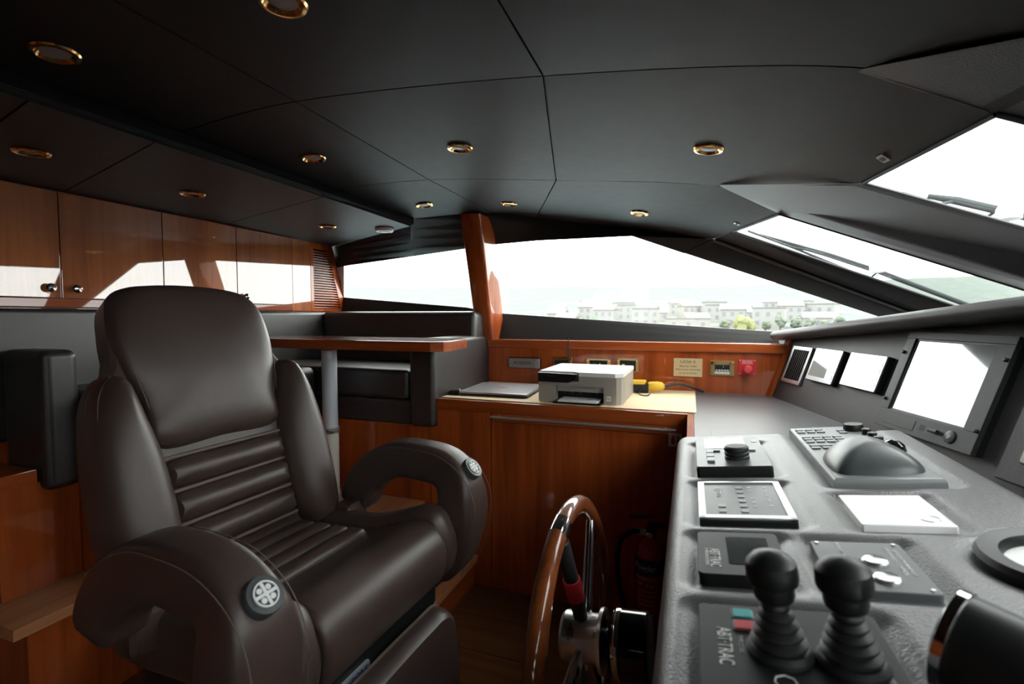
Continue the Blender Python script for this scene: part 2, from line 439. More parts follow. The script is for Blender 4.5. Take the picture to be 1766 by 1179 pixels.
# port and starboard window walls (mirrored)
w1 = [wp(593, 459), wp(830, 424), wp(830, 532.5), wp(593, 512.5)]
w2 = [wp(830, 424), wp(1090, 407), wp(1515, 545.5), wp(1340, 572), wp(862, 540), wp(830, 536)]
wb = [V((-2.37, *wpt(0, 1.44)[1:])), w1[3], wp(805, 530), wp(862, 540), wp(1340, 572), V((1.62, *wpt(0, 1.18)[1:]))]
ceil_edge = [V((-2.37, 2.81, 1.783)), wp(578, 425), V((-1.465, 2.384, 1.80)), at_z(713, 377, 1.855), at_z(850, 367, 1.90),
             at_z(925, 375, 1.878), at_z(1096, 397, 1.79), at_z(1230, 412, 1.708)]
wt = [V((-2.37, *wpt(0, 1.64)[1:])), w1[0], wp(708, 442.6), wp(714, 441.8), wp(850, 422), wp(925, 415), wp(1090, 407), wp(1180, 437)]
for mir in (False, True):
    sd = 'starboard' if mir else 'port'
    low = [V((p.x, min(2.86, p.y - .06), 1.145)) for p in wb]
    mb = MB().slab(strip(wb, low, 3), (0, .03, 0)); struct(mb, 'trim_%d' % (12 if mir else 11), 'dark_leather', label='dark leather strip below the %s windows' % sd, mir=mir)
    mb = MB().slab(strip(low, [V((p.x, 3.1, 1.145)) for p in low], 1), (0, 0, -.02)); struct(mb, 'trim_%d' % (14 if mir else 13), 'dark_leather', label='dark ledge under the %s windows' % sd, mir=mir)
    mb = MB().slab(strip(ceil_edge, wt, 4), (0, .02, .03)); struct(mb, 'trim_%d' % (16 if mir else 15), 'valance_black', label='dark leather valance above the %s windows' % sd, mir=mir, smooth=75)
    mb = MB().slab(strip([wt[0], w1[0]], [wb[0], w1[3]], 1), (0, .02, 0)); struct(mb, 'trim_%d' % (18 if mir else 17), 'window_frame_white', label='pale frame at the aft end of the %s window' % sd, mir=mir)
    # corner post between side window and windshield: wall strip, bead, glass strip
    rid0, rid1 = wp(1232, 412), wp(1575, 540); rid1 = rid0 + (rid1 - rid0) * 1.35
    lo0, lo1 = wp(1090, 407), wp(1515, 545.5); lo1 = lo0 + (lo1 - lo0) * 1.35
    up0, up1 = gp(1265, 399), gp(1640, 525); up1 = up0 + (up1 - up0) * 1.3
    mb = MB().slab(strip([lo0, lo1], [rid0, rid1], 1), (0, .04, .02))
    mb.slab(strip([rid0, rid1], [up0, up1], 1), (0, .003, .006))
    bead = [lerp(rid0, rid1, t / 6) + V((0, -.006, -.006)) for t in range(7)]
    post = struct(mb, 'trim_%d' % (20 if mir else 19), 'dark_leather', label='dark leather corner post beside the %s windshield' % sd, mir=mir)
    b2 = MB().tube(bead, .011, 10); struct(b2, 'bead', 'settee_leather', post, mir=mir)
    for k, (q, nm) in enumerate(((w1, 'aft pane'), (w2, 'forward pane'))):
        o = V((0, .005, .0016))
        m_ = MB(); n_ = len(q)
        m_.add([p for p in q] + [p + o for p in q], [list(range(n_)), [i + n_ for i in range(n_)][::-1]] + [[i, (i + 1) % n_, (i + 1) % n_ + n_, i + n_] for i in range(n_)])
        w = struct(m_, 'window_%d' % (k + 1 + (10 if mir else 0)), 'dark_leather' if mir else 'window_glass', label=('%s side window, %s made opaque to block unseen side light' if mir else '%s side window, %s of clear glass') % (sd, nm), mir=mir, smooth=0)  # out-of-view starboard panes are opaque, added to keep side light out
    if not mir:
        sl = [wp(850.5, 421) + V((0, -.004, 0)), wp(861, 541) + V((0, -.004, 0))]
        struct(MB().sweep(sl, lambda i, t: [(-.006, -.004), (.006, -.004), (.006, .004), (-.006, .004)], up=(0, 1, 0)), 'seal', 'black_rubber', w)

# windshield: panes and beams in one raked plane per side
GZ = 1.25
P1 = [gp(1265, 399), gp(1345, 369)]; P1 += [to_z(P1[1], gp(1766, 499), GZ), to_z(P1[0], gp(1640, 525), GZ)]
P2 = [gp(1488, 316), gp(1718, 197)]
P2 += [None, to_z(P2[0], gp(1766, 393), GZ)]
dirn = P2[3] - P2[0]
P2[2] = P2[1] + dirn * ((GZ - P2[1].z) / dirn.z)
def topY(Y): return gb + (gb - ga) * ((gb.y - Y) / (ga.y - gb.y))
P3 = [topY(.86), topY(.10)]; P3 += [P3[1] + dirn, P3[0] + dirn]
for p in P3[2:]: p.y = max(p.y, .06)
for mir in (False, True):
    sd = 'starboard' if mir else 'port'
    for k, q in enumerate((P1, P2, P3)):
        m_ = MB(); o = GN * .006; n_ = 4
        m_.add([p for p in q] + [p + o for p in q], [[0, 1, 2, 3], [7, 6, 5, 4]] + [[i, (i + 1) % 4, (i + 1) % 4 + 4, i + 4] for i in range(4)])
        w = struct(m_, 'window_%d' % (k + 3 + (10 if mir else 0)), 'window_glass', label='raked %s windshield pane %s' % (sd, ('beside the corner post', 'between two leather beams', 'next to the centre beam')[k]), mir=mir, smooth=0)
        loop = [lerp(q[i], q[(i + 1) % 4], t) - GN * .002 for i in range(4) for t in (0, .5)]
        sl = MB()
        for i in range(4): sl.tube([q[i], q[(i + 1) % 4]], .006, 6)
        struct(sl, 'seal', 'black_rubber', w, mir=mir)
    # beam between panes 1 and 2
    def beam(a, a3, b, b3, r, r3):
        m_ = MB(); up = GN * .003
        pts = [a, r, b, b + up, a + up]; p3 = [a3, r3, b3, b3 + up, a3 + up]
        fs_ = [[i, (i + 1) % 5, (i + 1) % 5 + 5, i + 5] for i in range(5)] + [[4, 3, 2, 1, 0], [5, 6, 7, 8, 9]]
        bm = bmesh.new(); vv = [bm.verts.new(p) for p in pts + p3]
        for f_ in fs_: bm.faces.new([vv[i] for i in f_])
        bmesh.ops.recalc_face_normals(bm, faces=bm.faces); bm.edges.ensure_lookup_table()
        e = [e for e in bm.edges if {e.verts[0], e.verts[1]} == {vv[1], vv[6]}]
        bmesh.ops.bevel(bm, geom=e, offset=.012, segments=4, affect='EDGES', profile=.5)
        return m_.bm(bm)
    r = at_z(1236, 319, 1.803); rb = gp(1766, 481, -.055); r3 = r + (rb - r) * 1.25
    struct(beam(P1[1], P1[2], P2[0], P2[3], r, r3), 'trim_%d' % (22 if mir else 21), 'console_leather', label='wide leather beam between two %s windshield panes' % sd, mir=mir)
    r = at_z(1472, 122, 1.80); r3 = P2[2] - GN * .07 + V((0, -.06, 0))
    struct(beam(P2[1], P2[2], P3[0], P3[3], r, r3), 'trim_%d' % (24 if mir else 23), 'console_leather', label='second leather beam of the %s windshield' % sd, mir=mir)
    if not mir:
        c0 = topY(.10); c1 = V((c0.x, -c0.y, c0.z)); e0 = P3[2].copy(); e1 = V((e0.x, -e0.y, e0.z))
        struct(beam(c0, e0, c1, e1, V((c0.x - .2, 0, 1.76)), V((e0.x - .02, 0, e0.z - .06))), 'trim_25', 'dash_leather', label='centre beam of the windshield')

# ceiling: stepped, padded panels with open joints over one backing sheet
R2 = [at_z(576, 326, 1.868), at_z(740, 310, 1.90), at_z(959, 311, 1.868), at_z(1236, 321, 1.803)]
R1 = [V((-1.49, 1.10, 1.868)), at_z(510, 175, 1.90), at_z(937, 131, 1.885), at_z(1473, 116, 1.80)]
R0 = [V((-1.49, 0, 1.868)), V((-1.03, 0, 1.90)), V((-.34, 0, 1.89)), V((.45, 0, 1.81))]
R3 = [ceil_edge[3], ceil_edge[4], ceil_edge[5], ceil_edge[6]]
rows_f = {'12a': R2 + [P2[0]], '12b': R1 + [P2[1]], '23a': R2 + [P1[1]], '23b': R3 + [at_z(1230, 412, 1.708)], '01a': R1 + [P2[1]], '01b': R0 + [topY(0)]}
def seg(row, i, j, n=8):
    c = catmull(row, n); return c[i * n:j * n + 1]
ceiling = struct(MB().slab([[V(p) for p in r_] for r_ in ((V((-2.4, -3, 1.99)), V((-1.3, -3, 1.99)), V((-.2, -3, 1.99))), (V((-2.4, 3, 1.99)), V((-1.3, 3, 1.99)), V((-.2, 3, 1.99))))], (0, 0, .04)),
                 'ceiling', 'dark_leather', label='dark padded ceiling with stepped leather panels')
sk = MB()
for q in (-1, 1): sk.bb(-2.46, -.2, q * 2.86 - .015, q * 2.86 + .015, 1.78, 2.03)
sk.bb(-.22, -.19, -2.86, 2.86, 1.91, 2.03)
build(sk, 'roof_skirt', 'dark_leather', ceiling, smooth=0)
CEIL_V, CEIL_F = [], []
def ceiling_panel(ra, rb, mir=False, n=10, g=.0025):
    L0 = (ra[0] - rb[0]).length; L1 = (ra[-1] - ra[0]).length
    rows = strip(ra, rb, n)
    # pull the edges in for an open joint, round the border slightly upwards
    def shrink(rows):
        m = len(rows); k = len(rows[0]); out = [[p.copy() for p in r_] for r_ in rows]
        for i in range(k):
            d = (rows[1][i] - rows[0][i]).normalized() * g; out[0][i] += d; d = (rows[-2][i] - rows[-1][i]).normalized() * g; out[-1][i] += d
        for i in range(m):
            d = (rows[i][1] - rows[i][0]).normalized() * g; out[i][0] += d; d = (rows[i][-2] - rows[i][-1]).normalized() * g; out[i][-1] += d
        return out
    rows = shrink(rows)
    mbp = MB().slab(rows, (0, 0, .014)); o = len(CEIL_V)
    CEIL_V.extend([V((p[0], p[1] * (-1 if mir else 1), p[2])) for p in mbp.v]); CEIL_F.extend([[i + o for i in f_] for f_ in mbp.f])
    build(mbp, 'panel', 'headliner', ceiling, mir=mir)
    bk = MB().slab(strip([p + V((0, 0, .0145)) for p in ra], [p + V((0, 0, .0145)) for p in rb], n), (0, 0, .006))
    build(bk, 'backing', 'dark_leather', ceiling, mir=mir)
for mir in (False, True):
    for i, j in ((0, 1), (1, 2)):
        ceiling_panel(seg(R2, i, j), seg(R1, i, j), mir); ceiling_panel(seg(R3, i, j), seg(R2, i, j), mir); ceiling_panel(seg(R1, i, j), seg(R0, i, j), mir)
    for a, b in (('12a', '12b'), ('23b', '23a'), ('01a', '01b')):
        ceiling_panel(seg(rows_f[a], 2, 4), seg(rows_f[b], 2, 4), mir)
    # lower aft ceiling
    sr = [V((-1.455, 0, 1.80)), at_z(49, 173, 1.80), at_z(268, 245, 1.80), at_z(558, 339, 1.80), at_z(708, 390, 1.80)]
    sc = [V((-2.36, 0, 1.795)), V((-2.36, .90, 1.795)), V((-2.36, 1.25, 1.795)), V((-2.36, 1.97, 1.795)), V((-2.36, 2.80, 1.785))]
    for k in range(4):
        ceiling_panel([lerp(sr[k + 1], sc[k + 1], t / 4) for t in range(5)], [lerp(sr[k], sc[k], t / 4) for t in range(5)], mir)
    # riser of the step
    lo = sr; hi = [R0[0], V((-1.49, .7, 1.868)), R1[0], R2[0], R3[0]]
    md = [lerp(p, q, .5) + V((.012, 0, -.004)) for p, q in zip(lo, hi)]
    build(MB().grid([lo, md, hi]).grid([[p + V((-.02, 0, .01)) for p in r_] for r_ in (lo, md, hi)]), 'step_cove', 'headliner', ceiling, mir=mir, smooth=60)
BVH = BVHTree.FromPolygons(CEIL_V, CEIL_F)
def on_ceiling(x, y):
    d = ray(x, y).normalized(); loc, nor, _, _ = BVH.ray_cast(CAM, d)
    if nor.dot(d) > 0: nor = -nor
    return loc, nor

# wooden window pillar
WIN = (WP0[0], WP0[1] - .20, WP0[2])
fr4 = [on_plane(791, 368, WIN, WN), on_plane(827, 368, WIN, WN), on_plane(851, 590, WIN, WN), on_plane(822, 590, WIN, WN)]
m_ = MB(); bm = bmesh.new()
fv = [bm.verts.new(p) for p in fr4]; bv_ = [bm.verts.new(p + V((.012, .19, 0))) for p in fr4]
bm.faces.new(fv[::-1]); bm.faces.new(bv_)
for i in range(4): bm.faces.new((fv[i], fv[(i + 1) % 4], bv_[(i + 1) % 4], bv_[i]))
bmesh.ops.recalc_face_normals(bm, faces=bm.faces)
bmesh.ops.bevel(bm, geom=[e for e in bm.edges if abs(e.verts[0].co.z - e.verts[1].co.z) > .4], offset=.02, segments=5, affect='EDGES', profile=.5)
m_.bm(bm); struct(m_, 'trim_1', 'cherry_vertical', label='leaning cherry wood pillar between the port side windows')

# dinette platform and steps
m_ = MB().prism([(-2.36, .86), (-1.90, .86), (-1.90, 1.28), (-1.28, 1.28), (-1.28, 2.14), (-2.36, 2.14)], FZ, PZ - .035)
struct(m_, 'platform', 'cherry_vertical', label='raised cherry wood platform under the dinette', smooth=0)
plat = bpy.context.scene.objects['platform']; plat.name = 'floor_platform'
m_ = MB().prism([(-2.36, .815), (-1.87, .815), (-1.87, 1.25), (-1.25, 1.25), (-1.25, 2.145), (-2.36, 2.145)], PZ - .035, PZ, bev=.008)
build(m_, 'tread', 'tread_wood', plat, label='pale wooden tread with rounded nosing')
m_ = MB().bb(-1.28, -.975, 1.28, 2.14, FZ, .105); lowstep = struct(m_, 'floor_step', 'cherry_along_y', label='low wooden step up to the dinette platform', smooth=0)
build(MB().bb(-1.28, -.955, 1.26, 2.143, .105, .14, bev=.008), 'tread', 'tread_wood', lowstep, label='pale wooden tread with rounded nosing')
for k in range(9):      # floor boards
    y0 = .2 + k * .215
    build(MB().bb(-1.9, -.02, y0 + .001, y0 + .214, FZ, FZ + .006, bev=.0015, seg=1), 'plank', 'floor_wood', scene.objects['floor'])

# backboard behind the desk
m_ = MB().bb(-1.175, .44, 2.80, 2.83, DZ - .02, 1.14); struct(m_, 'trim_2', 'cherry_vertical', label='cherry wood backboard behind the desk', smooth=0)
m_ = MB().bb(-1.175, .475, 2.785, 2.90, 1.112, 1.163, bev=.008); struct(m_, 'trim_3', 'cherry_along_x', label='cherry wood cap rail along the backboard')

# dashboard: frame of the leaning instrument face
D0 = at_z(1330, 683, DZ); D1 = at_z(1440, 725, DZ); Dt = at_y(1365, 590, 2.80)
du = (D1 - D0).normalized(); DF = frame(D0, du, Dt - D0)      # x along the dash, y up the slope, z towards the helm
DFi = DF.inverted()
if (DF.to_3x3() @ V((0, 0, 1))).x > 0:
    DF = DF @ Matrix.Diagonal((1, 1, -1, 1)); DFi = DF.inverted()
DN = (DF.to_3x3() @ V((0, 0, 1)))
def dash_rect(px, h=0):
    q = [DFi @ on_plane(x, y, D0 + DN * h, DN) for x, y in px]
    xs = sorted(p.x for p in q); ys = sorted(p.y for p in q)
    return (xs[0] + xs[1]) / 2, (xs[2] + xs[3]) / 2, (ys[0] + ys[1]) / 2, (ys[2] + ys[3]) / 2
DLEN = 2.85
def Dp(u, v, h=0): return DF @ V((u, v, h))
lip0 = at_y(1335, 576, 2.86)
nrm = du.cross(V((0, 0, 1)))
lip1 = on_plane(1766, 521, lip0, nrm); lipd = (lip1 - lip0)
def lipp(t): return lip0 + lipd * t - V((0, 0, .035 * max(0, t) ** 2 * 0))
tmax = 1.0
while lipp(tmax).y > .02: tmax += .02
for mir in (False, True):
    sd = 'starboard' if mir else 'port'
    N = 14; faceb = [Dp(-.1 + k * (DLEN + .05) / N, -.12) for k in range(N + 1)]
    ts = [k / N * tmax for k in range(N + 1)]
    lipc = [lipp(t) for t in ts]
    under = [p + V((.10, .03, -.028)) for p in lipc]
    facet = []
    for k in range(N + 1):
        q = DFi @ under[k]; facet.append(Dp(q.x, q.y, min(0, q.z)) if False else Dp(q.x, q.y, 0))
    facebb = []
    for p in facet:
        q = DFi @ p; facebb.append(Dp(q.x, -.12, 0))
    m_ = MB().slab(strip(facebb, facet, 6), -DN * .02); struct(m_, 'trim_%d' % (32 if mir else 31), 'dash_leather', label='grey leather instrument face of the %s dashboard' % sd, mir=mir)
    # rounded lip and shelf up to the glass
    sec = [(-.005, .014), (-.018, .004), (-.02, -.012), (-.01, -.026), (.02, -.032), (.12, -.034), (.14, -.03)]
    rows = []
    fw = V((nrm.x, nrm.y, 0)).normalized(); fw = fw if fw.x > 0 else -fw
    rows = [[p + fw * a + V((0, 0, b)) for p in lipc] for a, b in reversed(sec)]
    rows.append([p + fw * .03 + V((0, 0, .02)) for p in lipc]); rows.append([p + fw * .2 + V((0, 0, .02)) for p in lipc])
    rows.append([V((max(p.x + .95, 1.55), p.y, 1.19)) for p in lipc])
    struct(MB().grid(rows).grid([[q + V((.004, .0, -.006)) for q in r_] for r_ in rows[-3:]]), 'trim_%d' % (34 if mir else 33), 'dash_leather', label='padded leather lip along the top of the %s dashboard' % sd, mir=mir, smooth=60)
# wooden end trim where the backboard meets the dash
e0, e1 = Dp(-.012, -.02, .004), Dp(-.012, .30, .004)
struct(MB().sweep([e0 + V((0, -.0, 0)), e1], lambda i, t: [(-.022, -.012), (.022, -.012), (.022, .012), (-.022, .012)], up=DN), 'trim_4', 'cherry_vertical', label='slanted cherry wood end trim beside the air vent')

# ------------------------------------------------------------------ overhead cabinets and louvre
def knob(m_, y, z):
    M = T(-2.334, y, z) @ RY(90)
    m_.lathe([(.006, 0), (.006, .008), (.015, .012), (.0175, .018), (.013, .024), (0, .027)], 16, M)
YS = [.80, 1.218, 1.62, 2.019, 2.418]
def cabinet(ya, yb, ym, label, kn):
    t = thing('overhead_cabinet', label, 'cabinet', (-2.35, (ya + yb) / 2, 1.334), 'overhead cabinets on the aft wall')
    build(MB().bb(-2.365, -2.352, ya, yb, 1.334, 1.79), 'carcass', 'black_plastic', t)
    build(MB().bb(-2.36, -2.336, ya + .0012, yb - .0012, 1.338, 1.371, bev=.0015), 'bottom_rail', 'cherry_along_y', t)
    for k, (a, b) in enumerate(((ya, ym), (ym, yb))):
        d = build(MB().bb(-2.36, -2.335, a + .0016, b - .0016, 1.374, 1.788, bev=.002), 'door', 'cherry_door', t)
        m_ = MB(); knob(m_, kn[k], 1.412); build(m_, 'knob', 'chrome', d, label='small chrome knob')
cabinet(YS[0], YS[2], YS[1], 'glossy cherry overhead cabinet with two doors behind the helm chair', (1.176, 1.262))
cabinet(YS[2], YS[4], YS[3], 'glossy cherry overhead cabinet with two doors next to the louvred panel', (1.975, 2.062))
build(MB().bb(-2.36, -2.337, 2.42, 2.574, 1.338, 1.788, bev=.002), 'filler_panel', 'cherry_door', label='narrow plain cherry panel between cabinet and louvre', cat='panel')
lv = thing('louvred_vent', 'cherry wood louvred vent panel beside the port window', 'vent', (-2.35, 2.7, 1.336))
def ly(z): return 2.765 - .32 * (z - 1.79) + .0
fr = MB()
fr.bb(-2.36, -2.338, 2.577, 2.605, 1.338, 1.788, bev=.002)
z0, z1 = 1.338, 1.788
bm_ = [(-2.36, ly(z0) - .035, z0), (-2.36, ly(z0) + .02, z0), (-2.36, ly(z1) + .02, z1), (-2.36, ly(z1) - .035, z1)]
fr.add([V(p) for p in bm_] + [V(p) + V((.022, 0, 0)) for p in bm_], [[0, 1, 2, 3], [7, 6, 5, 4], [0, 4, 5, 1], [1, 5, 6, 2], [2, 6, 7, 3], [3, 7, 4, 0]])
fr.bb(-2.36, -2.338, 2.6, 2.74, 1.748, 1.788).bb(-2.36, -2.338, 2.6, 2.87, 1.338, 1.352)
build(fr, 'frame', 'cherry_vertical', lv)
build(MB().bb(-2.366, -2.358, 2.6, 2.80, 1.34, 1.78), 'backing', 'black_plastic', lv)
for k in range(23):
    z = 1.36 + k * .0170; yr = ly(z) - .03
    m_ = MB().box(((-2.347), (2.604 + yr) / 2, z), (.013, yr - 2.604, .0095), bev=.003); build(m_, 'slat', 'cherry_along_y', lv)

# ------------------------------------------------------------------ dinette: settee, table, boxes
def cushion(x0, x1, y0, y1, z0, z1, r=.03): return MB().bb(x0, x1, y0, y1, z0, z1, bev=r, seg=5)
st = thing('settee', 'dark leather corner settee around the dinette table', 'settee', (-1.9, 2.3, PZ))
build(MB().bb(-2.345, -1.215, 2.15, 2.78, PZ - .36, .755).bb(-2.345, -1.92, 1.114, 2.15, PZ, .755), 'base', 'cherry_vertical', st, smooth=0)
build(cushion(-2.345, -1.33, 2.145, 2.62, .748, .874, .012), 'seat_apron', 'settee_leather', st)
build(cushion(-2.345, -1.335, 2.135, 2.62, .876, 1.032, .028), 'seat_cushion', 'settee_leather', st)
build(cushion(-2.345, -1.91, 1.12, 2.133, .876, 1.03, .035), 'seat_cushion', 'settee_leather', st)
build(cushion(-2.345, -1.93, 1.12, 2.14, .75, .874, .012), 'seat_apron', 'settee_leather', st)
build(cushion(-2.30, -1.185, 2.62, 2.77, 1.0, 1.333, .034), 'backrest', 'settee_leather', st)
build(cushion(-2.355, -2.29, .2, 2.76, .85, 1.331, .02), 'backrest', 'settee_leather', st)
build(cushion(-1.325, -1.178, 2.118, 2.84, .748, 1.19, .028), 'end_panel', 'settee_leather', st, label='rounded leather end panel beside the desk')
bx = thing('bench_end', 'low cherry box bench with leather backrest block behind the helm chair', 'bench', (-2.2, 1.0, PZ))
build(MB().bb(-2.288, -2.085, .885, 1.11, PZ, .735), 'box', 'cherry_vertical', bx, smooth=0)
build(MB().bb(-2.288, -2.075, .875, .99, .735, .785, bev=.006), 'top_rail', 'cherry_along_y', bx)
blk = build(cushion(-2.288, -2.045, 1.0, 1.112, .70, 1.185, .03), 'backrest_block', 'settee_leather', bx)
for yy in (1.018, 1.094):
    seam([V((-2.0442, yy, .73 + .43 * k / 8)) for k in range(9)], 'stitching', blk, 'black_rubber', .001)
tb = thing('dinette_table', 'cherry wood dinette table on a silver pedestal leg', 'table', (-1.70, 1.99, PZ))
poly = [(-2.05, 1.80), (-1.02, 1.80), (-.975, 1.835), (-.965, 1.88), (-1.0, 2.12), (-1.05, 2.14), (-2.02, 2.14), (-2.09, 2.10), (-2.09, 1.86)]
build(MB().prism(poly, 1.153, 1.196, bev=.004), 'table_top', 'cherry_along_x', tb)
LX, LY = -1.705, 1.995
pm = T(LX, LY, 0)
build(MB().cyl(.037, .72, 1.155, 28, pm), 'upper_leg', 'pole_silver', tb, label='brushed silver upper tube')
build(MB().cyl(.040, PZ, .735, 28, pm), 'lower_leg', 'pole_cream', tb, label='cream painted lower tube')
cl = build(MB().lathe([(.041, .715), (.045, .717), (.045, .742), (.041, .744)], 28, pm).cyl(.006, -.05, .05, 10, T(LX + .01, LY - .047, .73) @ RY(90)), 'clamp_collar', 'steel', tb)
build(MB().bb(LX - .012, LX - .002, LY - .058, LY - .048, .63, .722, bev=.003), 'clamp_lever', 'black_plastic', cl)
build(MB().lathe([(.11, PZ), (.11, PZ + .008), (.05, PZ + .02), (.042, PZ + .03)], 28, pm), 'foot_plate', 'steel', tb)
build(MB().lathe([(.042, 1.135), (.075, 1.152)], 28, pm), 'top_flange', 'steel', tb)

# ------------------------------------------------------------------ desk
dk = thing('desk_cabinet', 'cherry wood desk cabinet with a long steel bar handle', 'cabinet', (-.6, 2.3, FZ))
build(MB().bb(-1.174, .0, 2.165, 2.79, FZ, .84), 'carcass', 'cherry_vertical', dk, smooth=0)
build(MB().bb(-1.215, -.888, 2.145, 2.166, FZ, .752, bev=.002).bb(-1.178, -.888, 2.145, 2.166, .752, .842, bev=.001), 'side_panel', 'cherry_vertical', dk)
dr = build(MB().bb(-.884, -.022, 2.145, 2.166, FZ + .005, .80, bev=.002), 'door', 'cherry_vertical', dk)
build(MB().bb(-.884, -.022, 2.145, 2.166, .8025, .842, bev=.002), 'top_rail', 'cherry_along_x', dk)
m_ = MB().cyl(.0065, -.415, .415, 12, T(-.463, 2.115, .829) @ RY(90))
for q in (-.845, -.09): m_.cyl(.005, 0, .034, 10, T(q, 2.115, .829) @ RX(-90))
build(m_, 'bar_handle', 'steel', dk, label='long horizontal steel bar handle')
build(MB().bb(-1.9, -1.22, 2.146, 2.165, PZ - .35, .745), 'lower_panel', 'cherry_vertical', st, smooth=0)
wt_ = thing('desk_worktop', 'desk worktop with cherry edge and grey leather extension', 'worktop', (-.3, 2.4, .842))
build(MB().bb(-1.178, .018, 2.16, 2.80, .842, DZ - .003), 'board', 'cherry_along_x', wt_, smooth=0)
build(MB().bb(-1.178, .018, 2.138, 2.165, .843, DZ, bev=.004), 'front_edge', 'cherry_along_x', wt_)
build(MB().bb(-.006, .02, 1.53, 2.15, .80, DZ, bev=.004), 'side_edge', 'cherry_along_y', wt_)
ext = [(.02, 1.53), (.75, 1.53), (.62, 1.90), (.535, 2.21), (.395, 2.80), (.02, 2.80)]
build(MB().prism(ext, .85, DZ), 'leather_top', 'console_leather', wt_)
hp = build(MB().prism([(.075, 1.53), (.485, 1.53), (.44, 1.845), (.075, 1.872)], DZ, DZ + .0018), 'hatch_flap', 'console_leather', wt_)
build(MB().bb(.0, .012, 1.53, 2.15, FZ, .80), 'side_panel', 'cherry_vertical', dk, smooth=0)
build(MB().bb(-1.165, .03, 2.172, 2.795, DZ, DZ + .003), 'desk_mat', 'woven_mat', label='beige woven non-slip mat on the desk', cat='mat', smooth=0)
MZ = DZ + .003

lp = thing('laptop', 'closed silver laptop on the woven mat', 'laptop', (-.94, 2.44, MZ))
LM = T(-.935, 2.43, MZ) @ RZ(3)
build(MB().prism(rrect(.365, .37, .015), 0, .012, LM, bev=.003), 'base', 'black_plastic', lp)
lid = build(MB().prism(rrect(.365, .37, .015), .013, .022, LM, bev=.004), 'lid', 'laptop_silver', lp)
text('ASUS', .02, LM @ T(0, 0, .0222), 'print_black', lid)
mo = thing('computer_mouse', 'small black computer mouse lying beside the laptop', 'mouse', (-1.145, 2.27, MZ))
m_ = MB(); pillow(m_, rrect(.085, .05, .02, 3), .026, .018, lambda a, b, h: V((-1.13 + a, 2.255 + b, MZ + h)), back=0); build(m_, 'shell', 'black_plastic', mo)
build(MB().cyl(.008, -.003, .003, 14, T(-1.11, 2.255, MZ + .023) @ RX(90)), 'scroll_wheel', 'alu_grey', mo)

# printer
pr_ = thing('printer', 'grey and white inkjet printer with black control panel on the desk', 'printer', (-.475, 2.42, MZ))
PW, PD, PH = .392, .40, .145
PMx = T(-.476, 2.42, MZ) @ RZ(-1)
body = [(-PW / 2, -PD / 2), (PW / 2 - .05, -PD / 2), (PW / 2 - .025, -PD / 2 + .006), (PW / 2 - .006, -PD / 2 + .025), (PW / 2, -PD / 2 + .05), (PW / 2, PD / 2), (-PW / 2, PD / 2)]
m_ = MB()
ox0, ox1, oz0, oz1 = -.115, .115, .006, .078
m_.prism([(p[0], max(p[1], -PD / 2 + .07)) for p in body], 0, .125, PMx)
m_.bb(-PW / 2, ox0, -PD / 2, -PD / 2 + .08, 0, .1, PMx, bev=.004)
m_.prism([(ox1, -PD / 2), (PW / 2 - .05, -PD / 2), (PW / 2 - .025, -PD / 2 + .006), (PW / 2 - .006, -PD / 2 + .025), (PW / 2, -PD / 2 + .05), (PW / 2, -PD / 2 + .08), (ox1, -PD / 2 + .08)], 0, .125, PMx)
m_.bb(ox0, ox1, -PD / 2, -PD / 2 + .08, oz1, .1, PMx)
m_.bb(.0, ox1 + .001, -PD / 2, -PD / 2 + .08, .1, .125, PMx)
build(m_, 'body', 'printer_grey', pr_)
build(MB().prism([(-PW / 2, -PD / 2 + .02), (-.03, -PD / 2 + .02), (0, -PD / 2 - .002), (PW / 2 - .03, -PD / 2 - .002), (PW / 2 + .002, -PD / 2 + .04), (PW / 2 + .002, PD / 2), (-PW / 2, PD / 2)], .125, PH, PMx, bev=.005), 'lid', 'white_plastic', pr_)
build(MB().prism([(-PW / 2 - .002, .093), (-PW / 2 - .002, .138), (-.005, .135), (-.015, .125), (-.03, .1), (-.05, .093)], 0, .03, PMx @ T(0, -PD / 2 + .024, 0) @ RX(90), bev=.003), 'control_panel', 'black_gloss', pr_)
build(MB().bb(ox0, ox1, -PD / 2 + .06, -PD / 2 + .075, .004, oz1, PMx), 'paper_slot', 'black_plastic', pr_)
sl = build(MB().bb(ox0 + .005, ox1 - .005, -PD / 2 + .022, -PD / 2 + .06, .05, oz1, PMx), 'chute_cover', 'printer_grey', pr_)
for k in range(5):
    build(MB().cyl(.006, -.006, .006, 12, PMx @ T(-.08 + k * .04, -PD / 2 + .03, .045) @ RY(90)), 'roller', 'black_rubber', pr_)
build(MB().bb(ox0 + .004, ox1 - .002, -PD / 2 - .045, -PD / 2 + .06, .004, .012, PMx, bev=.002), 'paper_tray', 'black_plastic', pr_)
build(MB().bb(ox0 + .03, ox1 - .02, -PD / 2 - .055, -PD / 2 + .055, .0125, .019, PMx), 'paper_stack', 'paper_white', pr_)
lg = build(MB().bb(.128, .148, -PD / 2 - .0012, -PD / 2, .018, .04, PMx), 'badge', 'white_plastic', pr_)
text('hp', .016, PMx @ T(.138, -PD / 2 - .0014, .03) @ RX(90), 'print_black', lg)

